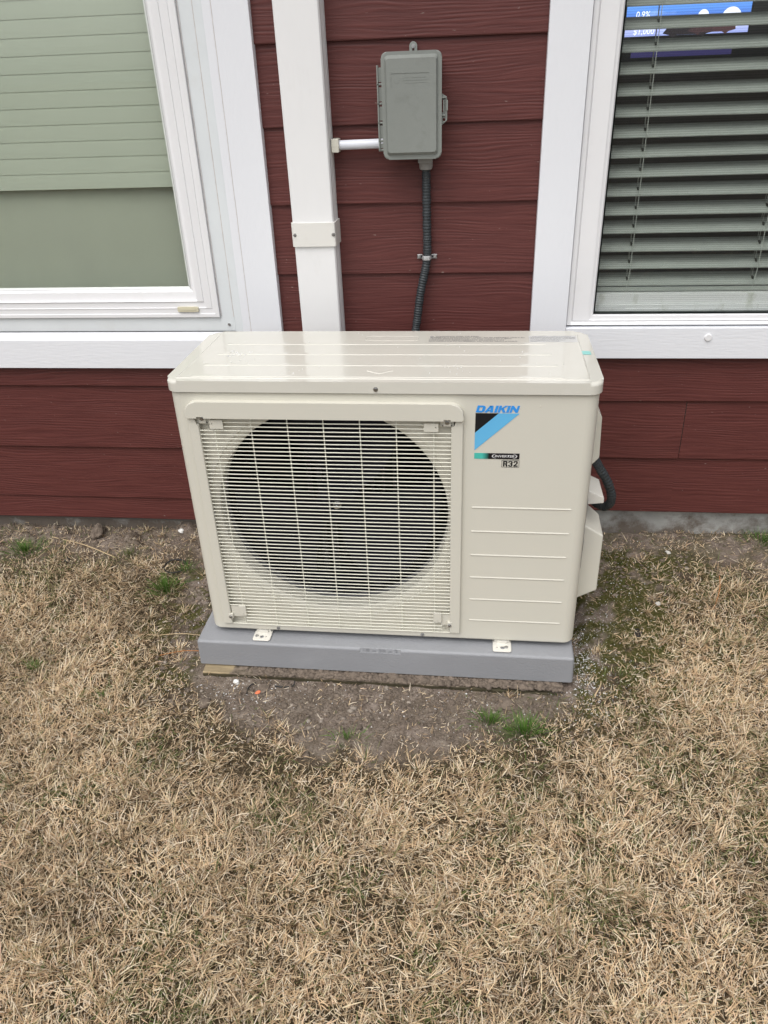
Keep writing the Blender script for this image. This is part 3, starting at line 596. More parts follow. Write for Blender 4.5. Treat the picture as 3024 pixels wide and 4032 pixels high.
# ------------------------------------------------------------ junction box
OJ = (.407, -.012, 1.13)
jb = thing('electrical_box', 'grey plastic disconnect box with side hinge mounted on the red wall', 'electrical box', OJ)
bm = B(); prism(bm, rrect(.3430,.4715,1.1335,1.3435,.010), 'y', -.076, -.012); obj('back_box', bm, M['boxgrey'], jb, OJ)
bm = B(); prism(bm, rrect(.3390,.4757,1.1286,1.3482,.0135), 'y', -.088, -.0763, .0035, 3, 'a')
ld = obj('door', bm, M['boxgrey'], jb, OJ)
bm = B(); a = rrect(.3465,.4680,1.1375,1.3415,.008); b_ = rrect(.3505,.4640,1.1425,1.3360,.007)
va = [bm.verts.new((x,-.0875,z)) for x,z in a]; vb = [bm.verts.new((x,-.0950,z)) for x,z in b_]; vc = [bm.verts.new((x*.0+ (x-.407)*.985+.407,-.0965,(z-1.239)*.985+1.239)) for x,z in b_]
for i in range(len(va)):
    j = (i+1)%len(va); bm.faces.new((va[i],va[j],vb[j],vb[i])); bm.faces.new((vb[i],vb[j],vc[j],vc[i]))
bm.faces.new(vc); bm.faces.new(va[::-1])
pn = obj('door_panel', bm, M['boxgrey'], ld, OJ)
c = B(); box(c, .3615-OJ[0], .4475-OJ[0], -.11-OJ[1], -.0957-OJ[1], 1.2775-OJ[2], 1.3055-OJ[2]); cut(pn, c)
bm = B()
for k, (a_, b_) in enumerate(((.388,.440),(.386,.443),(.392,.444))): box(bm, a_, b_, -.0961, -.0956, 1.299-k*.0052-.0026, 1.299-k*.0052)
prism(bm, ring(.3745,1.2925,.0065,16), 'y', -.0961, -.0956); obj('embossed_mark', bm, M['boxgrey'], ld, OJ)
for z0, z1 in ((1.286,1.3225),(1.247,1.2835),(1.208,1.2445),(1.170,1.2055),(1.150,1.1675)):
    bm = B(); box(bm, .3283, .3315, -.088, -.070, z0, z1, .0008); box(bm, .3315, .3395, -.083, -.078, z0+.004, z1-.004); obj('hinge', bm, M['boxgrey'], jb, OJ)
for z in (1.2852, 1.2462, 1.2068, 1.1688, 1.1495):
    bm = B(); cyl(bm, (.3275,-.081,z), (.3385,-.081,z), .0028, seg=10); obj('hinge_pin', bm, M['boxgrey'], jb, OJ)
bm = B(); prism(bm, [(.4750,1.2630),(.4870,1.2560),(.4882,1.2400),(.4882,1.2080),(.4750,1.1975)], 'y', -.080, -.077, .0006)
lt = obj('latch', bm, M['boxgrey'], jb, OJ)
c = B(); cyl(c, (.4808-OJ[0],-.09-OJ[1],1.2095-OJ[2]), (.4808-OJ[0],-.05-OJ[1],1.2095-OJ[2]), .0032, seg=20); box(c, .4762-OJ[0], .4788-OJ[0], -.09-OJ[1], -.05-OJ[1], 1.2240-OJ[2], 1.2500-OJ[2]); cut(lt, c)
bm = B(); box(bm, .4795, .4812, -.086, -.0802, 1.226, 1.249); box(bm, .4862, .4898, -.087, -.0802, 1.228, 1.2495, .0008); box(bm, .4757, .4852, -.086, -.0802, 1.2535, 1.2555); box(bm, .4757, .4835, -.086, -.0802, 1.2180, 1.2198); obj('latch_rib', bm, M['boxgrey'], lt, OJ)
bm = B(); prism(bm, rrect(.3985,.4165,1.342,1.3675,(.0,.0,.0088,.0088)), 'y', -.019, -.0135, .0008); tb = obj('mounting_tab', bm, M['boxgrey'], jb, OJ)
c = B(); prism(c, [(.4035-OJ[0],1.338-OJ[2]),(.4115-OJ[0],1.338-OJ[2]),(.4095-OJ[0],1.3545-OJ[2]),(.4055-OJ[0],1.3545-OJ[2])], 'y', -.03-OJ[1], .0-OJ[1]); cut(tb, c)
obj('screw', screw_bm(.4075,-.0192,1.3585,.0034), M['steel'], tb, OJ)
# ------------------------------------------------------------ white pipe
OP = (.268, -.035, 1.159)
wp = thing('white_pipe', 'short white horizontal pipe joining the pipe cover to the grey box', 'pipe', OP)
bm = B(); cyl(bm, (.208,-.035,1.1590), (.345,-.035,1.1605), .0107, seg=28); obj('pipe', bm, M['pipe'], wp, OP)
bm = B(); box(bm, .2085, .2268, -.0515, -.018, 1.1440, 1.1740, .002); box(bm, .2080, .2272, -.052, -.0505, 1.1575, 1.1605); obj('fitting', bm, M['fitting'], wp, OP)
# ------------------------------------------------------------ AC frame (origin and axes of the unit)
AO = Vector((-.1051, -.5365, .0596)); AR = (Matrix.Rotation(-.0098, 3, 'Z') @ Matrix.Rotation(-.0017, 3, 'Y'))
def A2W(x, y, z): return AO+AR @ Vector((x, y, z))
# conduit: path from box down the wall, behind the unit, loop at its right side
OC = (.436, -.03, 1.10)
fc = thing('flexible_conduit', 'dark ribbed flexible conduit from the grey box down behind the unit', 'conduit', OC)
path = [(.4361,-.030,1.118),(.4362,-.030,1.07),(.4366,-.029,1.00),(.4372,-.027,.93),(.4368,-.026,.895),(.433,-.028,.865),(.420,-.034,.805),(.411,-.040,.74),(.405,-.047,.68),(.415,-.07,.58),(.50,-.10,.47),(.66,-.10,.39)]
path += [tuple(A2W(*q)) for q in [(.90,.36,.315),(.965,.27,.277),(.998,.22,.272),(1.0135,.20,.292),(1.012,.19,.325),(.996,.185,.365),(.974,.18,.402),(.958,.175,.432),(.950,.17,.47)]]
pp = spline(path, .00115); bm = B()
tube(bm, pp, lambda i: .0104+(.0009 if (i//2)%2 else -.0004)+.0004*math.sin(i*.37), 14)
obj('conduit', bm, M['conduit'], fc, OC, wn=False, ang=80)
bm = B(); prism(bm, rrect(.4186,.4528,1.117,1.1295,.003), 'y', -.066, -.014, .002); 
for z0, r0, z1, r1 in ((1.1175,.0168,1.104,.0158),(1.104,.0158,1.1005,.0142)): cyl(bm, (.4358,-.036,z0), (.4358,-.036,z1), r0, r1, 28)
obj('connector', bm, M['connector'], fc, OC)
cl = B()
for i in range(25):
    pass
pts = [(.4105,-.0145),(.4235,-.0145),(.4248,-.030),(.4285,-.0375),(.4360,-.0405),(.4435,-.0375),(.4472,-.030),(.4485,-.0145),(.4615,-.0145)]
inn = [(x+(0 if abs(x-.436) > .01 else 0), y+.0022) for x, y in pts]
v0 = []
for z in (.8855,.8880,.8940,.8965):
    bulge = .0012 if z in (.8880,.8940) else 0
    v0.append([cl.verts.new((x, y-bulge, z)) for x, y in pts])
for a, b in zip(v0, v0[1:]):
    for j in range(len(pts)-1): cl.faces.new((a[j], a[j+1], b[j+1], b[j]))
bmesh.ops.solidify(cl, geom=cl.faces[:], thickness=.0016)
cp = obj('clamp', cl, M['steel'] if False else mat('painted_clamp', (.74,.74,.74), .4, metal=.2, dirt=((.35,.33,.3), .4, 90), var=.05), fc, OC)
for x_ in (.4155, .4565): obj('screw', screw_bm(x_,-.0165,.891,.0030), M['steel'], cp, OC)

# ------------------------------------------------------------ AIR CONDITIONER
W, H, Dp = .930, .6575, .3476
ac = thing('air_conditioner', 'ivory outdoor air conditioner unit with round fan grille standing on grey pad', 'air conditioner', AO, AR)
CX, CZ = .3425, .3405
# cabinet: footprint without the flat front
bm = B(); R_ = .026; fp = []
for i in range(9): t = PI*1.5-(PI/2)*i/8; fp.append((R_+R_*math.cos(t), R_+R_*math.sin(t)))          # front-left corner
fp += [(0, Dp-.012)]+[(.012+.012*math.cos(t), Dp-.012+.012*math.sin(t)) for t in (PI*.85, PI*.7, PI*.5)]
fp += [(W-.012+.012*math.cos(t), Dp-.012+.012*math.sin(t)) for t in (PI*.5, PI*.3, PI*.15, 0)]
for i in range(9): t = -(PI/2)*i/8; fp.append((W-R_+R_*math.cos(t), R_+R_*math.sin(t)))
rows = []
for z, ins in ((0.008,.012),(0.0,.006),(.0015,.0015),(.005,0),(H,0)):
    rows.append([bm.verts.new((W/2+(x-W/2)*(1-ins/(W/2)), Dp/2+(y-Dp/2)*(1-ins/(Dp/2)) if True else y, z)) for x, y in fp])
for a, b in zip(rows, rows[1:]):
    for j in range(len(fp)-1): bm.faces.new((a[j], a[j+1], b[j+1], b[j]))
bm.faces.new(rows[0][::-1])
obj('cabinet', bm, M['paint'], ac)
bm = B(); prism(bm, rrect(.003,W-.003,.003,Dp-.003,.024), 'z', H-.01, H+.006); obj('lid_gap', bm, M['gap'], ac, smooth=False)
# front panel with grille opening and bell mouth
HX0, HX1, HZ0, HZ1 = .045, .640, .0175, .634
bm = B()
ang = sorted(set([2*PI*i/128 for i in range(128)]+[math.atan2(z-CZ, x-CX)%(2*PI) for x in (HX0,HX1) for z in (HZ0,HZ1)]))
def rectpt(a, x0, x1, z0, z1):
    c, s = math.cos(a), math.sin(a); t = 1e9
    if c > 1e-9: t = min(t, (x1-CX)/c)
    if c < -1e-9: t = min(t, (x0-CX)/c)
    if s > 1e-9: t = min(t, (z1-CZ)/s)
    if s < -1e-9: t = min(t, (z0-CZ)/s)
    return CX+c*t, CZ+s*t
def rg(f): return [bm.verts.new(f(a)) for a in ang]
rings = [rg(lambda a: (lambda p: (p[0], 0, p[1]))(rectpt(a, HX0, HX1, HZ0, HZ1))), rg(lambda a: (lambda p: (p[0], .0035, p[1]))(rectpt(a, HX0+.002, HX1-.002, HZ0+.002, HZ1-.002))),
         rg(lambda a: (lambda p: (p[0], .0140, p[1]))(rectpt(a, HX0+.003, HX1-.003, HZ0+.003, HZ1-.003)))]
for (r, y) in ((.2965,.0140),(.2945,.0152),(.2935,.0175),(.2880,.0185),(.2815,.021),(.2755,.026),(.2740,.034),(.2725,.045),(.2722,.055),(.2722,.062)):
    rings.append(rg(lambda a: (CX+r*math.cos(a), y, CZ+r*math.sin(a))))
for a, b in zip(rings, rings[1:]):
    for k in range(len(ang)): j = (k+1)%len(ang); bm.faces.new((a[k], a[j], b[j], b[k]))
X0, X1 = R_, W-R_
def q4(x0, x1, z0, z1): bm.faces.new([bm.verts.new(p) for p in ((x0,0,z0),(x1,0,z0),(x1,0,z1),(x0,0,z1))])
q4(X0, HX0, .005, H); q4(HX1, X1, .005, H); q4(HX0, HX1, .005, HZ0); q4(HX0, HX1, HZ1, H)
lo = [bm.verts.new(p) for p in ((X0,0,.005),(X1,0,.005),(X1,.0015,.0015),(X0,.0015,.0015))]; bm.faces.new(lo)
for zc in (.3855,.3215,.2563,.1922,.1268,.0627):   # pressed louvre lines
    x0, x1 = .6692, .8926
    pr = [(0,-.0028),(-.0009,-.0022),(-.0013,-.0004),(.0,.0020)]
    n = 10; rows = []
    for i in range(n+1):
        x = x0+(x1-x0)*i/n; sc = min(1, .0+min(i, n-i)/.8) if i in (0, n) else 1; sc = 0 if i in (0, n) else 1
        xx = x0+(x1-x0)*({0:0, 1:.012, n-1:.988, n:1}.get(i, i/n))
        rows.append([bm.verts.new((xx, p[0]*sc-.0002, zc+p[1]*(sc if sc else .3))) for p in pr])
    for r0, r1 in zip(rows, rows[1:]):
        for j in range(3): bm.faces.new((r0[j], r1[j], r1[j+1], r0[j+1]))
bmesh.ops.create_uvsphere(bm, u_segments=8, v_segments=6, radius=.0014, matrix=Matrix.Translation((.8082,0,.6324)))
obj('front_panel', bm, M['paint'], ac, ang=30)
# dark interior + fan
bm = B(); n = 96
a = [bm.verts.new((CX+.2735*math.cos(2*PI*i/n), .0845, CZ+.2735*math.sin(2*PI*i/n))) for i in range(n)]; b = [bm.verts.new((CX+.2735*math.cos(2*PI*i/n), .27, CZ+.2735*math.sin(2*PI*i/n))) for i in range(n)]
for i in range(n): j = (i+1)%n; bm.faces.new((a[i], a[j], b[j], b[i]))
bm.faces.new(b); obj('fan_housing', bm, M['coil'], ac)
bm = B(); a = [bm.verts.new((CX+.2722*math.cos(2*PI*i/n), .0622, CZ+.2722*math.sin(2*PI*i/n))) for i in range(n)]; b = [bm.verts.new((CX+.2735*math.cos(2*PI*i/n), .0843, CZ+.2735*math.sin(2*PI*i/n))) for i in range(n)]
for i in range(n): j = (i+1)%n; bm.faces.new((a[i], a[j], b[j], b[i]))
obj('fan_ring', bm, mat('ring_shade_grey', (.16,.16,.175), .5), ac)  # deep duct wall in darker grey; shading beside the fan put into the colour
bm = B()
for k in range(9): x = CX-.10-.0+k*.028; box(bm, x, x+.0012, .20, .249, CZ-.24, CZ+.24)
box(bm, CX-.062, CX-.050, .150, .165, CZ-.25, CZ+.25, .002); box(bm, CX-.034, CX-.022, .150, .165, CZ-.25, CZ+.25, .002); cyl(bm, (CX,.13,CZ), (CX,.2,CZ), .055, seg=32)
obj('motor_bracket', bm, M['black'], ac)
bm = B(); cyl(bm, (CX,.075,CZ), (CX,.13,CZ), .050, .058, 40)
bmesh.ops.recalc_face_normals(bm, faces=bm.faces)
for bl in range(3):
    a0 = bl*2*PI/3+.6; rows = []
    for ri in range(9):
        r = .052+(.252-.052)*ri/8; row = []
        for ai in range(11):
            t = ai/10; sweep = 1.55-.15*ri/8; aa = a0+sweep*t+.30*(ri/8)**1.5; y = .080+.050*t**.9-.012*(ri/8)*(1-t)
            row.append(bm.verts.new((CX+r*math.cos(aa), y, CZ+r*math.sin(aa))))
        rows.append(row)
    for r0, r1 in zip(rows, rows[1:]):
        for j in range(10): bm.faces.new((r0[j], r0[j+1], r1[j+1], r1[j]))
fan = obj('fan', bm, M['fan'], ac, wn=False, ang=60)
bm = B(); cyl(bm, (CX+.0015,.075,CZ), (CX+.0015,.072,CZ), .010, seg=20); cyl(bm, (CX+.0015,.072,CZ), (CX+.0015,.062,CZ), .0075, .0065, 6); cyl(bm, (CX+.0015,.062,CZ), (CX+.0015,.057,CZ), .0035, seg=10); obj('hub_nut', bm, M['steel'], fan)
# wire grille
bm = B()
for i in range(58):
    z = .0222+i*.00994; x0, x1 = .050, .632
    if i >= 56: x0, x1 = .1150, .5640
    if 3 <= i <= 5: x0, x1 = .0995, .590
    if 1 <= i <= 2: x0, x1 = .0985, .604
    bow = .0015
    tube(bm, [(x0+(x1-x0)*k/6, -.0040-bow*math.sin(PI*k/6), z) for k in range(7)], .00135, 6)
for x in (.0935,.1782,.2612,.3420,.4230,.5030,.5845):
    tube(bm, [(x, -.0012-.0015*math.sin(PI*(x-.05)/.58), z) for z in (.022, .60)], .0013, 6)
obj('wire_grille', bm, M['wire'], ac, wn=False, ang=70)
# grille frame
bm = B(); prism(bm, rrect(.0355,.6485,.6022,.6405,(.002,.002,.027,.027),8), 'y', -.0155, .001, .0055, 4, 'a')
top = obj('grille_frame', bm, M['paint'], ac)
c = B()
for (x0, x1) in ((.0605,.0765),(.6065,.6215)): box(c, x0, x1, -.03, .01, .598, .6058)
cut(top, c)
bm = B(); prism(bm, [(.0365,.0240),(.0365,.6010),(.0535,.6010),(.0535,.5850),(.0600,.5830),(.0600,.0240)], 'y', -.0085, .001, .0022, 3, 'a'); obj('side_strip', bm, M['paint'], ac)
bm = B(); prism(bm, [(.6225,.0240),(.6225,.5840),(.6310,.5860),(.6310,.6010),(.6480,.6010),(.6480,.0240)], 'y', -.0085, .001, .0022, 3, 'a'); obj('side_strip', bm, M['paint'], ac)
def clip(xa, xb, za, zb, y, hole): 
    bm = B(); prism(bm, rrect(xa, xb, za, zb, .0022, 4), 'y', y-.0022, y, .0005, 1); o = obj('clip', bm, M['paint'], ac)
    c = B(); cyl(c, (hole[0],-.03,hole[1]), (hole[0],.01,hole[1]), .0016, seg=14); cut(o, c); return o
clip(.0856,.1162,.5742,.5953,-.0060,(.0915,.5862)); clip(.5635,.5950,.5737,.5935,-.0060,(.5890,.5845)); clip(.0841,.1019,.0516,.0816,-.0060,(.0945,.0560)); clip(.5821,.6023,.0553,.0854,-.0060,(.5925,.0600))
for xs, (sx, sz) in (((.0515,.0860),(.0680,.5967)),((.5975,.6330),(.6135,.5942))):
    bm = B(); box(bm, xs[0], xs[1], .0015, .0035, .5825, .6045, .0008); box(bm, sx-.0085, sx+.0085, -.0030, .0012, .5850, .6040, .0010); mt_ = obj('mounting_plate', bm, M['paint'], ac)
    obj('screw', screw_bm(sx, -.0030, sz, .0036), M['steel'], mt_)
    bm = B(); box(bm, sx-.0105, sx-.0085, -.0005, .0008, .5845, .5870); box(bm, sx+.0088, sx+.0108, -.0005, .0008, .5845, .5870); box(bm, sx-(.016 if sx < .3 else -.0145), sx-(.0145 if sx < .3 else -.016), -.0005, .0014, .583, .601); obj('slot', bm, M['gap'], mt_, smooth=False)
for xs, zs, (sx, sz) in (((.0610,.0994),(.0435,.0800),(.0592,.0469)),((.6000,.6240),(.0440,.0780),(.6222,.0489))):
    bm = B(); box(bm, xs[0], xs[1], -.0030, .0020, zs[0], zs[1], .0015); box(bm, min(sx, sx)-.006, sx+.006, -.0095, -.0020, sz-.0060, sz+.0090, .0012); mt_ = obj('mounting_plate', bm, M['paint'], ac)
    obj('screw', screw_bm(sx, -.0098, sz, .0034), M['steel'], mt_)
for sx, sz in ((.1789,.0095),(.5535,.0090)):
    obj('screw', screw_bm(sx, -.0005, sz, .0036), M['steel'], ac)
# lid
bm = B(); prism(bm, rrect(-.005,W+.005,-.006,Dp+.005,.031,8), 'z', H+.0028, H+.0285)
es = [e for e in bm.edges if all(v.co.z > H+.02 for v in e.verts)]; bmesh.ops.bevel(bm, geom=es, offset=.0085, segments=5, profile=.5, affect='EDGES')
lid = obj('lid', bm, M['lid'], ac, ang=35)
ZT = H+.0285
def rib(bm, x0, x1, y0, y1, h, e):
    a = [bm.verts.new(p) for p in ((x0,y0,ZT-.0002),(x1,y0,ZT-.0002),(x1,y1,ZT-.0002),(x0,y1,ZT-.0002))]; b = [bm.verts.new(p) for p in ((x0+e*3,y0+e,ZT+h),(x1-e*3,y0+e,ZT+h),(x1-e*3,y1-e,ZT+h),(x0+e*3,y1-e,ZT+h))]
    for i in range(4): j = (i+1)%4; bm.faces.new((a[i], a[j], b[j], b[i]))
    bm.faces.new(b)
bm = B()
for (x0, x1, y0, y1) in ((.062,.835,.2425,.2601),(.060,.842,.1676,.1879),(.052,.850,.0926,.1106),(.045,.858,.0200,.0362)): rib(bm, x0, x1, y0, y1, .0011, .0032)
def bar(bm, p, q, w=.0016, h=.0011):
    p = Vector((*p, ZT)); q = Vector((*q, ZT)); d = (q-p).normalized(); s = Vector((-d.y, d.x, 0))*w
    a = [bm.verts.new(v) for v in (p-s, q-s, q+s, p+s)]; m1 = bm.verts.new(p+Vector((0,0,h))+d*w); m2 = bm.verts.new(q+Vector((0,0,h))-d*w)
    bm.faces.new((a[0], a[1], m2, m1)); bm.faces.new((a[2], a[3], m1, m2)); bm.faces.new((a[1], a[2], m2)); bm.faces.new((a[3], a[0], m1))
for p, q in (((.019,.0125),(.9055,.0125)),((.9065,.0125),(.9095,.325)),((.019,.0125),(.0245,.325)),((.4350,.0620),(.4650,.0440)),((.4650,.0440),(.4930,.0625))): bar(bm, p, q)
for i in range(4): pass
lr = rrect(.402,.530,.2745,.3105,.008,5)
for i in range(len(lr)): bar(bm, lr[i], lr[(i+1)%len(lr)], .0009, .0005)
obj('pressed_rib', bm, M['lid'], lid, ang=20, wn=False)
obj('screw', screw_bm(.4622, -.0062, H+.0125, .0038), M['steel'], lid)
bm = B()
L1 = ['\u26a0 WARNING: RISK OF FIRE!', 'FLAMMABLE REFRIGERANT USED. TO BE REPAIRED ONLY BY', 'TRAINED SERVICE PERSONNEL. DO NOT PUNCTURE TUBING.', 'DISPOSE OF REFRIGERANT PROPERLY IN', 'ACCORDANCE WITH FEDERAL OR LOCAL REGULATIONS.']
ws = [(.571,.676),(.560,.786),(.558,.755),(.557,.735),(.557,.768)]
for i, (s, (a_, b_)) in enumerate(zip(L1, ws)):
    s = s.replace('\u26a0 ', ''); z1 = .3110-i*.0096; join_bm(bm, text_bm(s, a_, b_, z1-.0068, z1, ZT+.0004, plane='xy', bold=.012 if i == 0 else .004))
for p, q in (((.5575,.3035),(.5625,.3115)),((.5625,.3115),(.5675,.3035)),((.5675,.3035),(.5575,.3035))): bar(bm, p, q, .0006, .0006)
obj('warning_text', bm, M['greyink'], lid, smooth=False, wn=False)
bm = B(); box(bm, .795, .9065, .2625, .3120, ZT+.0001, ZT+.0004); l2 = obj('french_label', bm, M['label'], lid, smooth=False)
bm = text_bm('AVERTISSEMENT : RISQUE D\'INCENDIE', .803, .895, .3050, .3092, ZT+.0007, plane='xy')
for i, (s, b_) in enumerate((('FRIGORIGENE INFLAMMABLE. NE DOIT ETRE REPARE', .903), ('QUE PAR DU PERSONNEL QUALIFIE. NE PAS PERCER', .903), ('LA TUYAUTERIE. ELIMINER SELON LA', .88), ('REGLEMENTATION LOCALE.', .865))):
    z1 = .3010-i*.0092; join_bm(bm, text_bm(s, .798, b_, z1-.0055, z1, ZT+.0007, plane='xy'))
obj('label_text', bm, M['greyink'], l2, smooth=False, wn=False)
bm = B()
tp = [(.9075,ZT+.0010),(.922,ZT+.0006),(.9265,ZT+.0003),(.9300,ZT-.0012),(.9330,ZT-.0040),(.9352,ZT-.0085)]
rws = [[bm.verts.new((x, y, z)) for x, z in tp] for y in (.173,.1975)]
for j in range(len(tp)-1): bm.faces.new((rws[0][j], rws[0][j+1], rws[1][j+1], rws[1][j]))
obj('tape', bm, M['tape'], lid, wn=False)
bm = B(); rr_ = random.Random(4)
for cx_, cy_, n_, s_ in ((.105,.175,42,.016),(.13,.125,10,.02),(.27,.065,6,.02),(.62,.085,8,.02),(.63,.05,5,.02),(.70,.185,6,.05),(.45,.2,14,.22),(.8,.12,6,.06)):
    for _ in range(n_):
        x, y = rr_.gauss(cx_, s_), min(.33, max(.01, rr_.gauss(cy_, s_*.6))); r = rr_.uniform(.0006,.0019)*(1.0 if n_ > 20 else .7)
        if not .01 < x < .92: continue
        pts = [(x+r*rr_.uniform(.5,1.2)*math.cos(a), y+r*rr_.uniform(.5,1.2)*math.sin(a)) for a in (0,1.05,2.1,3.1,4.2,5.2)]; prism(bm, pts, 'z', ZT+.0002, ZT+.0017)
sp_ = obj('dust_speck', bm, M['fleck'], lid, smooth=False, wn=False); sp_['kind'] = 'stuff'
# logo block
def yb(k): return -.0004-.0002*k
def glyph(bm, polys, x0, w_, z0, h, sh_):
    for pg in polys: poly(bm, [(x0+u*w_+v*h*sh_, z0+v*h) for u, v in pg], yb(1))
s = .30
GL = {'D': [[(0,0),(s,0),(s,1),(0,1)],[(s,0),(.72,0),(.93,.13),(.93-s*.0,.25),(.66,.25),(s,.25)],[(.66,.25),(.93,.13),(1,.3),(1,.7),(.93,.87),(.66,.75)],[(s,.75),(.66,.75),(.93,.87),(.72,1),(s,1)]],
 'A': [[(0,0),(.30,0),(.42,.22),(.86-.16,.22),(.72,0+.22),(.62,.42),(.50,.42),(.55,.62),(.78,1),(.45,1)],[(.42,.22),(.70,.22),(.70,.42),(.50,.42)],[(.45,1),(.78,1),(1,0),(.68,0),(.60,.62)]],
 'I': [[(0,0),(1,0),(1,1),(0,1)]],
 'K': [[(0,0),(s,0),(s,1),(0,1)],[(s,.36),(s,.62),(.66,1),(1.02,1),(.58,.58)],[(.36,.52),(.58,.64),(1.0,0),(.62,0)]],
 'N': [[(0,0),(.27,0),(.27,1),(0,1)],[(.27,1),(.27,.55),(.73,0),(.73,.45)],[(.73,0),(1,0),(1,1),(.73,1)]]}
def fixA():
    GL['A'] = [[(0,0),(.32,0),(.66,1),(.40,1)],[(.40,1),(.78,1),(.98,0),(.66,0),(.60,.35),(.55,.72)],[(.30,.16),(.66,.16),(.62,.36),(.40,.36)]]
fixA()
bm = B(); x = .6737; hh = .0156; zz0 = .6178
for ch, wd in (('D',.0178),('A',.0190),('I',.0056),('K',.0175),('I',.0056),('N',.0172)):
    glyph(bm, GL[ch], x, wd, zz0, hh, .28); x += wd+{'D':.0000,'A':.0016,'I':.0016,'K':.0004,'N':0}[ch]
lg = obj('logo_word', bm, M['wordblue'], ac, smooth=False, wn=False)
bm = B(); poly(bm, [(.6735,.6160),(.7223,.6160),(.6732,.5706)], yb(0)); obj('logo_black', bm, M['ink'], ac, smooth=False)
bm = B(); poly(bm, [(.7223,.6160),(.7663,.6160),(.6731,.5288),(.6732,.5706)], yb(0)); obj('logo_blue', bm, M['skyblue'], ac, smooth=False)
bm = B(); poly(bm, [(.6729,.5085),(.7706,.5085),(.7706,.5224),(.6729,.5224)], yb(0)); iv = obj('inverter_badge', bm, gradient_mat('teal_to_black', (.07,.50,.42), (.008,.008,.01), 0, .690, .705), ac, smooth=False)
bm = text_bm('INVERTER', .7170, .7600, .5126, .5184, yb(2), shear=.25, bold=.03)
def crescent(bm, cx, cz, rx, rz, flip):
    out = [(cx+flip*rx*math.cos(t), cz+rz*math.sin(t)) for t in np.linspace(PI*.60, PI*1.40, 14)]; inn = [(cx+flip*rx*.72*math.cos(t)-flip*rx*.06, cz+rz*.93*math.sin(t)) for t in np.linspace(PI*1.40, PI*.60, 14)]
    poly(bm, out+inn, yb(1))
crescent(bm, .7235, .5155, .0125, .0058, 1); crescent(bm, .7535, .5155, .0125, .0058, -1)
obj('badge_text', bm, M['silver'], iv, smooth=False, wn=False)
bm = B(); rr_ = rrect(.7330,.7710,.4885,.5064,.0016,3); ri_ = rrect(.7338,.7702,.4893,.5056,.0012,3)
va = [bm.verts.new((x, yb(1), z)) for x, z in rr_]; vb = [bm.verts.new((x, yb(1), z)) for x, z in ri_]
for i in range(len(va)): j = (i+1)%len(va); bm.faces.new((va[i], va[j], vb[j], vb[i]))
G2 = {'R': [[(0,0),(.34,0),(.34,1),(0,1)],[(.34,.80),(.62,.80),(.92,.98),(.70,1),(.34,1)],[(.62,.80),(.66,.72),(.66,.64),(1,.64),(1,.88),(.92,.98)],[(.66,.64),(.62,.56),(.9,.48),(1,.64)],[(.34,.42),(.9,.48),(.62,.56),(.34,.56)],[(.50,.46),(.90,.48),(1.04,0),(.70,0)]],
 '3': [[(0,.72),(.33,.72),(.33,.80),(.40,.86),(.30,1),(.08,.94),(0,.84)],[(.30,1),(.40,.86),(.60,.86),(.70,1)],[(.70,1),(.60,.86),(.66,.80),(.66,.62),(1,.62),(1,.86),(.92,.95)],[(.66,.62),(.60,.56),(.70,.50),(.92,.51),(1,.62)],[(.36,.44),(.36,.57),(.60,.56),(.70,.50),(.60,.44)],[(.92,.51),(.70,.50),(.60,.44),(.66,.38),(1,.38)],[(.66,.38),(.66,.20),(.60,.14),(.70,0),(.92,.05),(1,.16),(1,.38)],[(.70,0),(.60,.14),(.40,.14),(.30,0)],[(.30,0),(.40,.14),(.33,.20),(.33,.30),(0,.30),(0,.16),(.08,.06)]],
 '2': [[(0,.70),(.33,.70),(.33,.80),(.40,.86),(.30,1),(.08,.94),(0,.84)],[(.30,1),(.40,.86),(.60,.86),(.70,1)],[(.70,1),(.60,.86),(.66,.80),(.66,.66),(1,.66),(1,.86),(.92,.95)],[(.66,.66),(.58,.52),(.90,.50),(1,.66)],[(.58,.52),(0,.20),(.42,.20),(.90,.50)],[(0,0),(1,0),(1,.20),(0,.20)]]}
for k_, ch in enumerate('R32'):
    for pg in G2[ch]: poly(bm, [(.7362+k_*.0112+u*.0092, .4908+v*.0135) for u, v in pg], yb(1))
obj('refrigerant_badge', bm, M['ink'], ac, smooth=False, wn=False)
# rating label wrapped on the right front corner
bm = B(); rows = []
for z in np.linspace(.212, .403, 8):
    rows.append([bm.verts.new((W-R_+(R_+.0004)*math.cos(t), R_+(R_+.0004)*-math.sin(t), z)) for t in np.linspace(.28, 0, 4)]+[bm.verts.new((W+.0004, .075, z))])
for r0, r1 in zip(rows, rows[1:]):
    for j in range(4): bm.faces.new((r0[j], r0[j+1], r1[j+1], r1[j]))
rl = obj('rating_label', bm, M['labelviolet'], ac, wn=False)
for z0, z1 in ((.262,.288),(.392,.398)):
    bm = B(); a = [bm.verts.new((W-R_+(R_+.0008)*math.cos(t), R_-(R_+.0008)*math.sin(t), z0)) for t in (.26,.13,0)]+[bm.verts.new((W+.0008,.04,z0))]; b = [bm.verts.new((v.co.x, v.co.y, z1)) for v in a]
    for j in range(3): bm.faces.new((a[j], a[j+1], b[j+1], b[j]))
    obj('label_mark', bm, M['ink'], rl, wn=False)
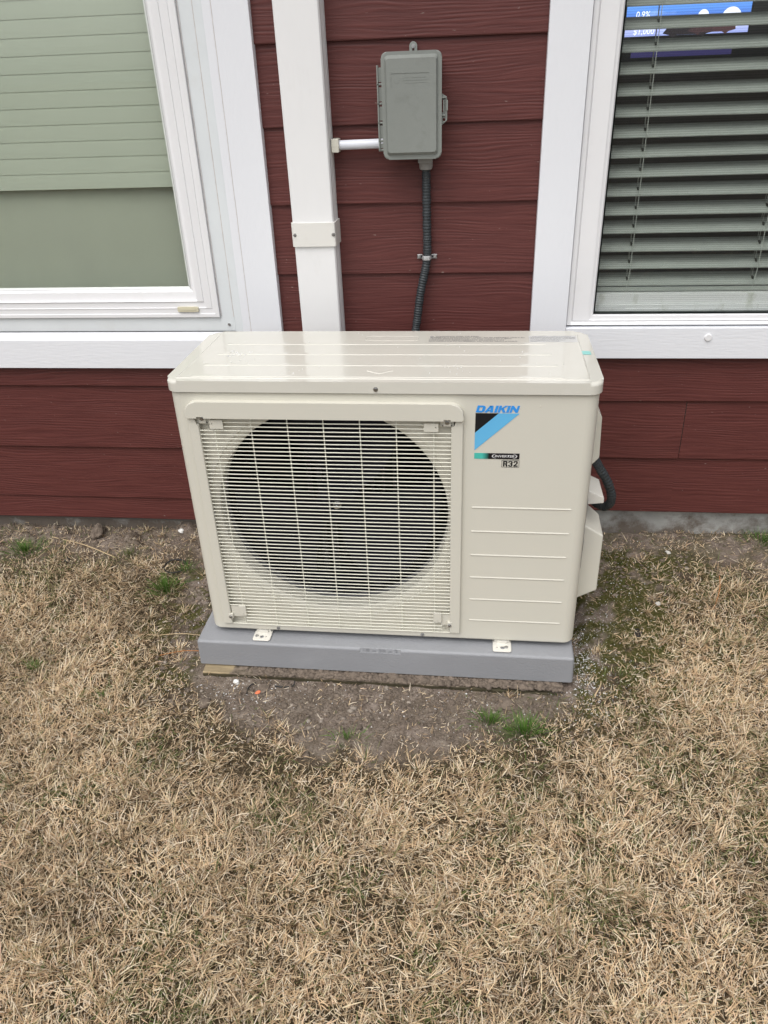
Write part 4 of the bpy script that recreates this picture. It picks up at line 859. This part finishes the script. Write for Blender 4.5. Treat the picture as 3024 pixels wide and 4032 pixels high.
# covers on the right side
bm = B(); prism(bm, [(W-.004,.575),(.948,.570),(.9625,.545),(.9665,.442),(.953,.425),(W-.004,.420)], 'y', .150, .290, .003, 2, 'all'); obj('terminal_cover', bm, M['paint'], ac)
bm = B(); prism(bm, [(W-.004,.398),(.976,.3725),(.9765,.3585),(W-.004,.3525)], 'y', .080, .175, .0025, 2, 'all'); obj('side_handle', bm, M['plastic_ivory'], ac)
bm = B()
fa = [(W-.004,.304),(.985,.269),(.985,.109),(W-.004,.075)]; ba = [(W-.004,.335),(.9835,.281),(.9835,.109),(W-.004,.075)]
va = [bm.verts.new((x,.080,z)) for x, z in fa]; vb = [bm.verts.new((x,.165,z)) for x, z in ba]; bm.faces.new(va); bm.faces.new(vb[::-1])
for i in range(4): j = (i+1)%4; bm.faces.new((va[i], vb[i], vb[j], va[j]))
bmesh.ops.bevel(bm, geom=bm.edges[:], offset=.004, segments=3, profile=.5, affect='EDGES'); obj('valve_cover', bm, M['paint'], ac)
# feet
PO = Vector((-.1395, -.5739, -.0312)); PR = Matrix.Rotation(-.0111, 3, 'Z') @ Matrix.Rotation(-.0017, 3, 'Y')
def foot(px0, px1, hx, small, bolt):
    off = lambda px: px-.0344   # pad frame -> unit frame
    bm = B(); z0 = -.0128; x0, x1 = off(px0), off(px1); yf = .008-.0374
    prism(bm, rrect(x0, x1, yf, .32, .006, 4), 'z', z0, z0+.003, .0008, 1); 
    prism(bm, [(x0+.003,z0+.003),(x1-.003,z0+.003),(x1-.008,.004),(x0+.008,.004)], 'y', .006, .30, .001)
    box(bm, x0+.011, x1-.011, .001, .0062, z0+.0028, -.001, .001)
    o = obj('foot', bm, M['plastic_ivory'], ac)
    c = B(); cyl(c, (off(hx), -.015, -.04), (off(hx), -.015, .0), .0058, seg=20); cyl(c, (off(small), -.0148, -.04), (off(small), -.0148, .0), .0022, seg=12); cut(o, c)
    obj('bolt', screw_bm(off(bolt), -.0130, z0+.0032, .0036, 'z'), M['steel'], o)
foot(.1480,.1940,.1706,.1817,.1568); foot(.7655,.8117,.7900,.7763,.7990)
# ------------------------------------------------------------ pad and board
pd = thing('equipment_pad', 'grey plastic pad under the air conditioner with embossed size mark', 'equipment pad', PO, PR)
bm = B(); n0 = [(0,0),(.965,0),(.965,.457),(0,.457)]
v0 = [bm.verts.new((x-(.0015 if x < .5 else -.0015), y-(.0015 if y < .2 else -.0015), 0)) for x, y in n0]; v1 = [bm.verts.new((x, y, .076)) for x, y in n0]
bm.faces.new(v0[::-1]); bm.faces.new(v1)
for i in range(4): j = (i+1)%4; bm.faces.new((v0[i], v0[j], v1[j], v1[i]))
bmesh.ops.bevel(bm, geom=[e for e in bm.edges if not all(v.co.z < .01 for v in e.verts)], offset=.007, segments=4, profile=.5, affect='EDGES')
slab = obj('slab', bm, M['pad'], pd)
c = B(); prism(c, [(-.03,.0630),(.0006,.0630),(.0075,.0900),(-.03,.0900)], 'x', .4300, .5352); cut(slab, c)
bm = text_bm('18 x 38 x 3', .4400, .5270, .0662, .0738, .0); r_ = bmesh.ops.solidify(bm, geom=bm.faces[:], thickness=.0005)
for v in bm.verts: v.co.y += .0006+(v.co.z-.063)*.2556-.0001
obj('embossed_size', bm, M['pad'], slab, smooth=False)
bd = None
bm = B(); n = 60; rows = []
for i in range(n+1):
    x = .012+(.905-.012)*i/n; e = .0012*math.sin(i*1.7)+random.uniform(-.001,.001); yf = -.0245-.003*(i/n)+random.uniform(-.001,.001)
    rows.append([bm.verts.new(p) for p in ((x,.09,-.004),(x,.0,-.0022+e*.3),(x,yf+.002,-.0040+e*.5),(x,yf,-.0065+e*.5),(x,yf+.001,-.032),(x,.09,-.033))])
for r0, r1 in zip(rows, rows[1:]):
    for j in range(6): bm.faces.new((r0[j], r1[j], r1[(j+1)%6], r0[(j+1)%6]))
bm.faces.new(rows[0]); bm.faces.new(rows[-1][::-1])
for v in bm.verts: v.co.z -= .0035+.012*max(0, (v.co.x-.45)/.5)**1.5
bd = obj('wooden_board', bm, M['wood'], None, wn=False); bd.location = PO; bd.rotation_euler = PR.to_euler(); bd['label'] = 'weathered wooden board half buried in soil under the front of the pad'; bd['category'] = 'board'

# ------------------------------------------------------------ grass
def blade_mesh(name, x, y, length, width, az, lean, curl, col, lift, material, seg=2):
    n = len(x); ds = np.stack([np.cos(az), np.sin(az)], -1); sd_ = np.stack([-np.sin(az), np.cos(az)], -1)
    roll = rng.uniform(-.9, .9, n)
    base = np.stack([x, y, gz(x, y)+lift], -1); V = []; C = []
    h = np.zeros(n); r = np.zeros(n); ang = lean.copy(); prev = base.copy()
    for s in range(seg+1):
        t = s/seg; wd = width*(1-.85*t**1.5)*.5 if s < seg else width*.10
        side = np.stack([sd_[:,0]*np.cos(roll), sd_[:,1]*np.cos(roll), np.sin(roll)], -1)*wd[:,None]
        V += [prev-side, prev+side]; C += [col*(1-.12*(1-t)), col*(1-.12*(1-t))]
        step = length/seg
        d = np.stack([ds[:,0]*np.sin(ang), ds[:,1]*np.sin(ang), np.cos(ang)], -1)
        prev = prev+d*step[:,None]; ang = ang+curl/seg
    V = np.stack(V, 1); C = np.stack(C, 1); k = 2*(seg+1)
    me = bpy.data.meshes.new(name); me.vertices.add(n*k); me.vertices.foreach_set('co', V.astype(np.float32).ravel())
    fi = np.array([[2*s, 2*s+1, 2*s+3, 2*s+2] for s in range(seg)]); F = (np.arange(n)[:,None,None]*k+fi[None]).reshape(-1, 4)
    me.loops.add(F.size); me.loops.foreach_set('vertex_index', F.ravel().astype(np.int32)); me.polygons.add(len(F)); me.polygons.foreach_set('loop_start', np.arange(0, F.size, 4, dtype=np.int32))
    me.update(calc_edges=True); me.polygons.foreach_set('use_smooth', np.ones(len(F), bool))
    at = me.color_attributes.new('tint', 'FLOAT_COLOR', 'POINT'); at.data.foreach_set('color', np.concatenate([C, np.ones(C.shape[:2]+(1,))], -1).astype(np.float32).ravel())
    me.materials.append(material); o = bpy.data.objects.new(name, me); COL.objects.link(o); return o
def grass_mat():
    m = bpy.data.materials.new('grass_blades'); m.use_nodes = True; n = m.node_tree; b = n.nodes['Principled BSDF']; b.inputs['Roughness'].default_value = .6; b.inputs['Specular IOR Level'].default_value = .3
    a = n.nodes.new('ShaderNodeAttribute'); a.attribute_name = 'tint'; n.links.new(a.outputs['Color'], b.inputs['Base Color'])
    tl = n.nodes.new('ShaderNodeBsdfTranslucent'); n.links.new(a.outputs['Color'], tl.inputs[0]); mx = n.nodes.new('ShaderNodeMixShader'); mx.inputs[0].default_value = .28
    out = n.nodes['Material Output']; n.links.new(b.outputs[0], mx.inputs[1]); n.links.new(tl.outputs[0], mx.inputs[2]); n.links.new(mx.outputs[0], out.inputs[0]); return m
M['grass'] = grass_mat()
PAL = np.array([(.92,.77,.55),(.80,.635,.42),(.66,.495,.31),(.48,.34,.205),(.26,.175,.10),(.12,.078,.045),(.85,.74,.59),(.69,.50,.345)])
def straw(N, xr, yr, seed, ks=1.0, cover=1.0):
    r = np.random.default_rng(seed); x = r.uniform(*xr, N); y = r.uniform(*yr, N)
    d = dirt_amt(x, y); sparse = fbm(x, y, 10, 90)
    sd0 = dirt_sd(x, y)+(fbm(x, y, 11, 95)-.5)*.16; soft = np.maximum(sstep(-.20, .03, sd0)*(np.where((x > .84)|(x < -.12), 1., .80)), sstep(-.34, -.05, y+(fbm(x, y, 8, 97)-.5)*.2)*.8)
    keep = r.random(N) < np.clip(1-d*1.0, .0, 1)*(1-.72*soft)*(.85+.5*(sparse-.35))+.06*d+.17*d*(x > .95)*(sparse > .42)+.12*d*(x < -.3)
    inpad = (x > -.15) & (x < .84) & (y > -.59) & (y < -.1); keep &= ~inpad
    x, y, soft = x[keep], y[keep], soft[keep]; n = len(x)
    L = r.gamma(4.2, .0040, n)*ks*(1-.38*soft); L = np.clip(L, .005, .046); wd = r.uniform(.0010, .0027, n)
    flow = fbm(x, y, 4, 61)*4*PI+r.normal(0, 1.7, n)
    lean = np.clip(r.normal(1.14, .32, n), .2, 1.6); curl = r.normal(.08, .30, n)
    br = fbm(x, y, 7, 19)+.35*(fbm(x, y, 45, 29)-.5)+r.normal(0, .16, n)
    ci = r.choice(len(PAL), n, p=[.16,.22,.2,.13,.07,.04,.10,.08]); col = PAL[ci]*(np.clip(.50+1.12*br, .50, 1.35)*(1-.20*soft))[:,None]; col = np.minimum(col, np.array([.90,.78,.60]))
    gm = (fbm(x, y, 6, 51)+.4*(fbm(x, y, 30, 53)-.5) > .585) & (r.random(n) < .30) | (r.random(n) < .025)
    gc = np.array([(.10,.135,.04),(.15,.18,.06),(.20,.20,.085)])[r.integers(0, 3, n)]; col = np.where(gm[:,None], gc, col)
    nc = int(n/260); ci2 = r.integers(0, n, nc); who = np.nonzero(r.random(n) < .16)[0]; which = ci2[r.integers(0, nc, len(who))]
    a = r.uniform(0, 2*PI, len(who)); q = np.abs(r.normal(0, .011, len(who))); hub = r.normal(.0, .9, n)[which]
    x[who] = x[which]+q*np.cos(a); y[who] = y[which]+q*np.sin(a); flow[who] = np.where(r.random(len(who)) < .7, a, hub)+r.normal(0, .35, len(who)); L[who] = np.clip(L[who]*1.55, .016, .050); lean[who] = r.uniform(.55, 1.3, len(who)); soft2 = soft[which]; L[who] *= (1-.4*soft2)
    return x, y, L, wd, flow, lean, curl, col, r.uniform(0, .009, n)
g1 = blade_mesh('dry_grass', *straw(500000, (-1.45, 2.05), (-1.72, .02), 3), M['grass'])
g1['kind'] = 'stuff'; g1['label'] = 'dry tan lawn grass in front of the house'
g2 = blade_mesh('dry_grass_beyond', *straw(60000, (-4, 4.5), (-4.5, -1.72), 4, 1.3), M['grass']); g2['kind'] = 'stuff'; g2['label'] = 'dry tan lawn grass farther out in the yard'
# sparse green blades in the moss and lawn
N = 15000; x = rng.uniform(-1.4, 2.0, N); y = rng.uniform(-1.6, .0, N)
mk = (fbm(x, y, 9, 71) > .66) | ((x > .86) & (x < 1.25) & (y < -.08) & (y > -.65) & (rng.random(N) < .4)) | ((x < -.2) & (y > -.3) & (fbm(x, y, 9, 71) > .5))
mk &= ~((x > -.16) & (x < .85) & (y > -.6) & (y < -.1)) & (rng.random(N) < .6) & ~((y < -.6) & (rng.random(N) < .55)); x, y = x[mk], y[mk]; n = len(x)
gcol = np.array([(.07,.13,.025),(.11,.18,.035),(.16,.20,.06),(.09,.10,.03)])[rng.integers(0, 4, n)]
g3 = blade_mesh('green_grass', x, y, rng.uniform(.010,.03,n), rng.uniform(.001,.002,n), rng.uniform(0,2*PI,n), rng.uniform(.3,1.35,n), rng.uniform(-.2,.9,n), gcol, np.zeros(n), M['grass']); g3['kind'] = 'stuff'; g3['label'] = 'scattered short green grass blades among the dry lawn and moss'
# green tufts that stand out
def tuft(cx, cy, n, L, sp, label, cols=((.06,.15,.02),(.10,.21,.03),(.16,.25,.06))):
    r = np.random.default_rng(int(abs(cx*1000)+abs(cy*7000))); a = r.uniform(0, 2*PI, n); q = np.abs(r.normal(0, sp, n)); x = cx+q*np.cos(a); y = cy+q*np.sin(a)*.8
    o = blade_mesh('grass_tuft', x, y, r.uniform(.5,1,n)*L, r.uniform(.0011,.0021,n), a+r.normal(0,.4,n), np.clip(q/sp*.55+r.normal(.1,.15,n), .02, 1.3), r.uniform(.2,.9,n), np.array(cols)[r.integers(0, 3, n)], np.zeros(n), M['grass'], 3)
    o['label'] = label; o['category'] = 'grass tuft'; o['group'] = 'green grass tufts'
tuft(-.335,-.285,240,.055,.026,'bright green grass tuft beside the left edge of the pad')
tuft(-.30,-.205,70,.040,.022,'small green tuft in the black ring behind the left tuft',)
tuft(-.857,-.135,300,.045,.040,'wide green grass patch at the far left near the foundation')
tuft(-.588,-.609,90,.035,.024,'small dark green tuft in the dry lawn at the far left')
tuft(.701,-.748,260,.055,.024,'tall bright green tuft in front of the right pad corner')
tuft(.620,-.717,140,.038,.022,'smaller green tuft left of the tall one near the pad')
tuft(1.434,-.034,150,.045,.038,'green tuft against the foundation at the right edge')
tuft(.285,-.790,60,.035,.024,'thin green tuft at the front edge of the bare soil')
tuft(-.365,-.700,50,.032,.016,'little green tuft left of the wooden board')
tuft(.95,-.54,50,.032,.030,'pale green tuft in the mossy soil right of the pad', ((.12,.17,.05),(.18,.22,.08),(.25,.27,.12)))
tuft(-.50,-.15,150,.03,.032,'low yellowish green grass patch left of the unit near the wall', ((.10,.13,.04),(.16,.18,.06),(.22,.22,.10)))
# ------------------------------------------------------------ small debris
def blobs(name, x, y, size, m, label, seed, flat=.6):
    r = np.random.default_rng(seed); n = len(x); t = (1+5**.5)/2
    ico = np.array([(-1,t,0),(1,t,0),(-1,-t,0),(1,-t,0),(0,-1,t),(0,1,t),(0,-1,-t),(0,1,-t),(t,0,-1),(t,0,1),(-t,0,-1),(-t,0,1)])/1.9
    fc_ = np.array([(0,11,5),(0,5,1),(0,1,7),(0,7,10),(0,10,11),(1,5,9),(5,11,4),(11,10,2),(10,7,6),(7,1,8),(3,9,4),(3,4,2),(3,2,6),(3,6,8),(3,8,9),(4,9,5),(2,4,11),(6,2,10),(8,6,7),(9,8,1)])
    V = ico[None]*(1+r.normal(0,.22,(n,12,1)))*size[:,None,None]*r.uniform(.6,1.2,(n,1,3)); V[:,:,2] *= flat
    V += np.stack([x, y, gz(x, y)+size*.25*flat], -1)[:,None]
    F = (np.arange(n)[:,None,None]*12+fc_[None]).reshape(-1,3); me = bpy.data.meshes.new(name); me.vertices.add(n*12); me.vertices.foreach_set('co', V.astype(np.float32).ravel())
    me.loops.add(F.size); me.loops.foreach_set('vertex_index', F.ravel().astype(np.int32)); me.polygons.add(len(F)); me.polygons.foreach_set('loop_start', np.arange(0,F.size,3,dtype=np.int32)); me.update(calc_edges=True)
    me.materials.append(m); o = bpy.data.objects.new(name, me); COL.objects.link(o); o['kind'] = 'stuff'; o['label'] = label; return o
def scat(parts, seed):
    r = np.random.default_rng(seed); xs, ys = [], []
    for n, cx, cy, sx, sy in parts: xs.append(r.normal(cx, sx, n)); ys.append(r.normal(cy, sy, n))
    x = np.concatenate(xs); y = np.concatenate(ys); k = ~((x > -.143) & (x < .83) & (y > -.592) & (y < -.1)) & (y < .0); return x[k], y[k]
x, y = scat([(900,.860,-.50,.026,.10),(600,.93,-.42,.07,.15),(300,.86,-.60,.06,.06),(200,1.02,-.25,.10,.12),(260,-.03,-.65,.07,.035),(260,.3,-.66,.28,.06),(240,-.20,-.42,.035,.16),(140,.6,-.66,.15,.05),(60,-.3,-.02,.2,.05)], 5)
x2, y2 = scat([(420,.3,-.70,.30,.07),(120,-.22,-.35,.05,.2),(160,1.0,-.2,.15,.12)], 21); blobs('pebbles', x2, y2, rng.gamma(2.2,.0009,len(x2))+.0008, mat('pebble', (.28,.24,.20), .9, var=.4, vscale=30), 'small pale pebbles lying in the bare soil around the pad', 22)
blobs('white_flecks', x, y, rng.gamma(2.4,.00030,len(x))+.0003, M['fleck'], 'tiny white plastic flecks scattered on the soil around the pad', 6)
x, y = scat([(3200,.32,-.69,.30,.06),(700,-.22,-.35,.05,.2),(900,-.45,-.03,.35,.05),(900,1.0,-.1,.2,.1),(300,.72,-.65,.10,.04)], 8)
blobs('soil_crumbs', x, y, rng.gamma(2.2,.0011,len(x))+.0008, M['clod'], 'loose brown soil crumbs around the pad and along the foundation', 9)
NB = 5200; x = rng.uniform(-.045, .80, NB); y = -.5739-.0111*(x+.14)-rng.uniform(-.008, .0235, NB)
# crumbs lying on the board ledge
cr = blobs('soil_on_board', x, y, rng.gamma(2.2,.0013,NB)+.0008, M['clod'], 'soil crumbs lying along the wooden board', 12)
co = np.empty(len(cr.data.vertices)*3, np.float32); cr.data.vertices.foreach_get('co', co); co = co.reshape(-1,3); fade = np.repeat(sstep(-.04,.02,x+rng.normal(0,.01,NB)), 12)
co[:,2] += (-.0385-gz(co[:,0], co[:,1])).clip(0,.05)*1.0-(1-fade)*.03; cr.data.vertices.foreach_set('co', co.ravel())
def lump(name, x, y, r, m, label, cat, sq=(1,1,.6), seed=1, sub=3):
    bm = B(); bmesh.ops.create_icosphere(bm, subdivisions=sub, radius=r); rr = random.Random(seed); ph = [rr.uniform(0,6) for _ in range(6)]
    for v in bm.verts:
        p = v.co/r; k = 1+.16*math.sin(3*p.x+ph[0])*math.sin(4*p.y+ph[1])+.12*math.sin(6*p.z+ph[2]+3*p.x)+rr.uniform(-.05,.05); v.co = Vector((v.co.x*sq[0]*k, v.co.y*sq[1]*k, v.co.z*sq[2]*k))
    o = obj(name, bm, m, None, smooth=False); o.location = (x, y, float(gz(x, y))+r*sq[2]*.45); o.rotation_euler = (0,0,rr.uniform(0,6)); o['label'] = label; o['category'] = cat; return o
lump('stone', -.031,-.622,.0085,M['stone'],'white pebble on the soil below the left end of the pad','stone',(1,.8,.9),2)
lump('stone', 1.088,-.289,.007,M['stone'],'small white pebble in the moss right of the unit','stone',(1,1,.7),3)
lump('stone', -.376,.0-.012,.010,M['stone'],'white pebble beside the foundation left of the unit','stone',(1,.8,.7),4)
lump('stone', 1.15,-.085,.007,M['stone'],'white pebble near the foundation right of the unit','stone',(1.2,.8,.7),5)
lump('soil_clod', -.655,-.030,.030,M['clod'],'dark brown clod of soil against the foundation on the left','clod',(1.2,.7,.75),7,4)
lump('soil_clod', .045,-.640,.016,M['clod'],'round brown soil clod beside the orange chip','clod',(1.1,.9,.5),8)
lump('soil_clod', .66,-.650,.018,M['clod'],'grey brown soil clod in front of the right end of the pad','clod',(1.3,.9,.6),9)
bm = B(); prism(bm, [(-.011,-.002),(-.006,-.007),(.004,-.006),(.010,.001),(.006,.006),(-.004,.004)], 'z', 0, .0035, .001, 1); oc = obj('plastic_chip', bm, M['orange'], None); oc.location = (.034,-.655,float(gz(.034,-.655))+.003); oc.scale = (.8,.8,.8); oc.rotation_euler = (.25,.1,.5); oc['label'] = 'small orange plastic chip on the soil in front of the pad'; oc['category'] = 'plastic chip'
def strand(pts, r, label):
    cx, cy = pts[0][0], pts[0][1]; bm = B(); P3 = [(x-cx, y-cy, float(gz(x, y))+h) for x, y, h in pts]; z0 = P3[0][2]; sp = spline([(a, b, c-z0) for a, b, c in P3], .004)
    tube(bm, sp, lambda i: r*(1-.3*i/len(sp)), 7); o = obj('cable_scrap', bm, M['blackrubber'], None, wn=False); o.location = (cx, cy, z0); o['label'] = label; o['category'] = 'cable scrap'
strand([(.072,-.630,.002),(.09,-.632,.003),(.11,-.630,.004),(.120,-.624,.006),(.123,-.612,.016)], .0022, 'black cable scrap with an upturned end on the soil below the pad')
strand([(.020,-.620,.004),(.008,-.630,.006),(.004,-.645,.005),(.006,-.66,.003)], .0018, 'curved thin black cable scrap beside the round soil clod')
strand([(-.337+.034*math.cos(t), -.192+.03*math.sin(t), .010) for t in np.linspace(.3, 5.6, 12)], .0028, 'black plastic ring lying in green grass left of the unit')
lump('dry_leaf', 1.018,-.392,.014,M['blackrubber'],'curled black leaf on the moss right of the pad','leaf',(1.2,.7,.35),11)
lump('dry_leaf', -.702,-.165,.013,M['blackrubber'],'dark leaf in the lawn left of the unit near the green patch','leaf',(1.3,.6,.3),12)
# orange-brown stalks and loose straws
def stalk(p0, p1, col, label, r=.0011):
    bm = B(); a = Vector((0,0,0)); b = Vector(p1)-Vector(p0); mid = (a+b)/2+Vector((.006,0,.008)); tube(bm, spline([a, mid, b], .006), lambda i: r, 5); o = obj('straw', bm, col, None, wn=False); o.location = p0; o['label'] = label; o['category'] = 'straw'
OG = mat('orange_straw', (.42,.17,.05), .7); TN = mat('tan_straw', (.48,.37,.22), .7)
def gp(x, y, h=0): return (x, y, float(gz(x, y))+h)
stalk(gp(1.235,-.30,.002), gp(1.262,-.215,.035), OG, 'orange brown grass stalk standing in the lawn at the right')
stalk(gp(-.315,-.462,.004), gp(-.165,-.452,.006), TN, 'long thin straw reaching the left side of the pad'); stalk(gp(-.27,-.535,.004), gp(-.155,-.515,.006), OG, 'reddish straw touching the front left corner of the pad')
stalk(gp(-.80,-.06,.006), gp(-.545,-.155,.006), TN, 'long pale stem lying in the grass below the left wall', .0018)
stalk(gp(.875,-.615,.004), gp(.900,-.565,.010), TN, 'pale thick straw on the moss right of the front pad corner', .0016)
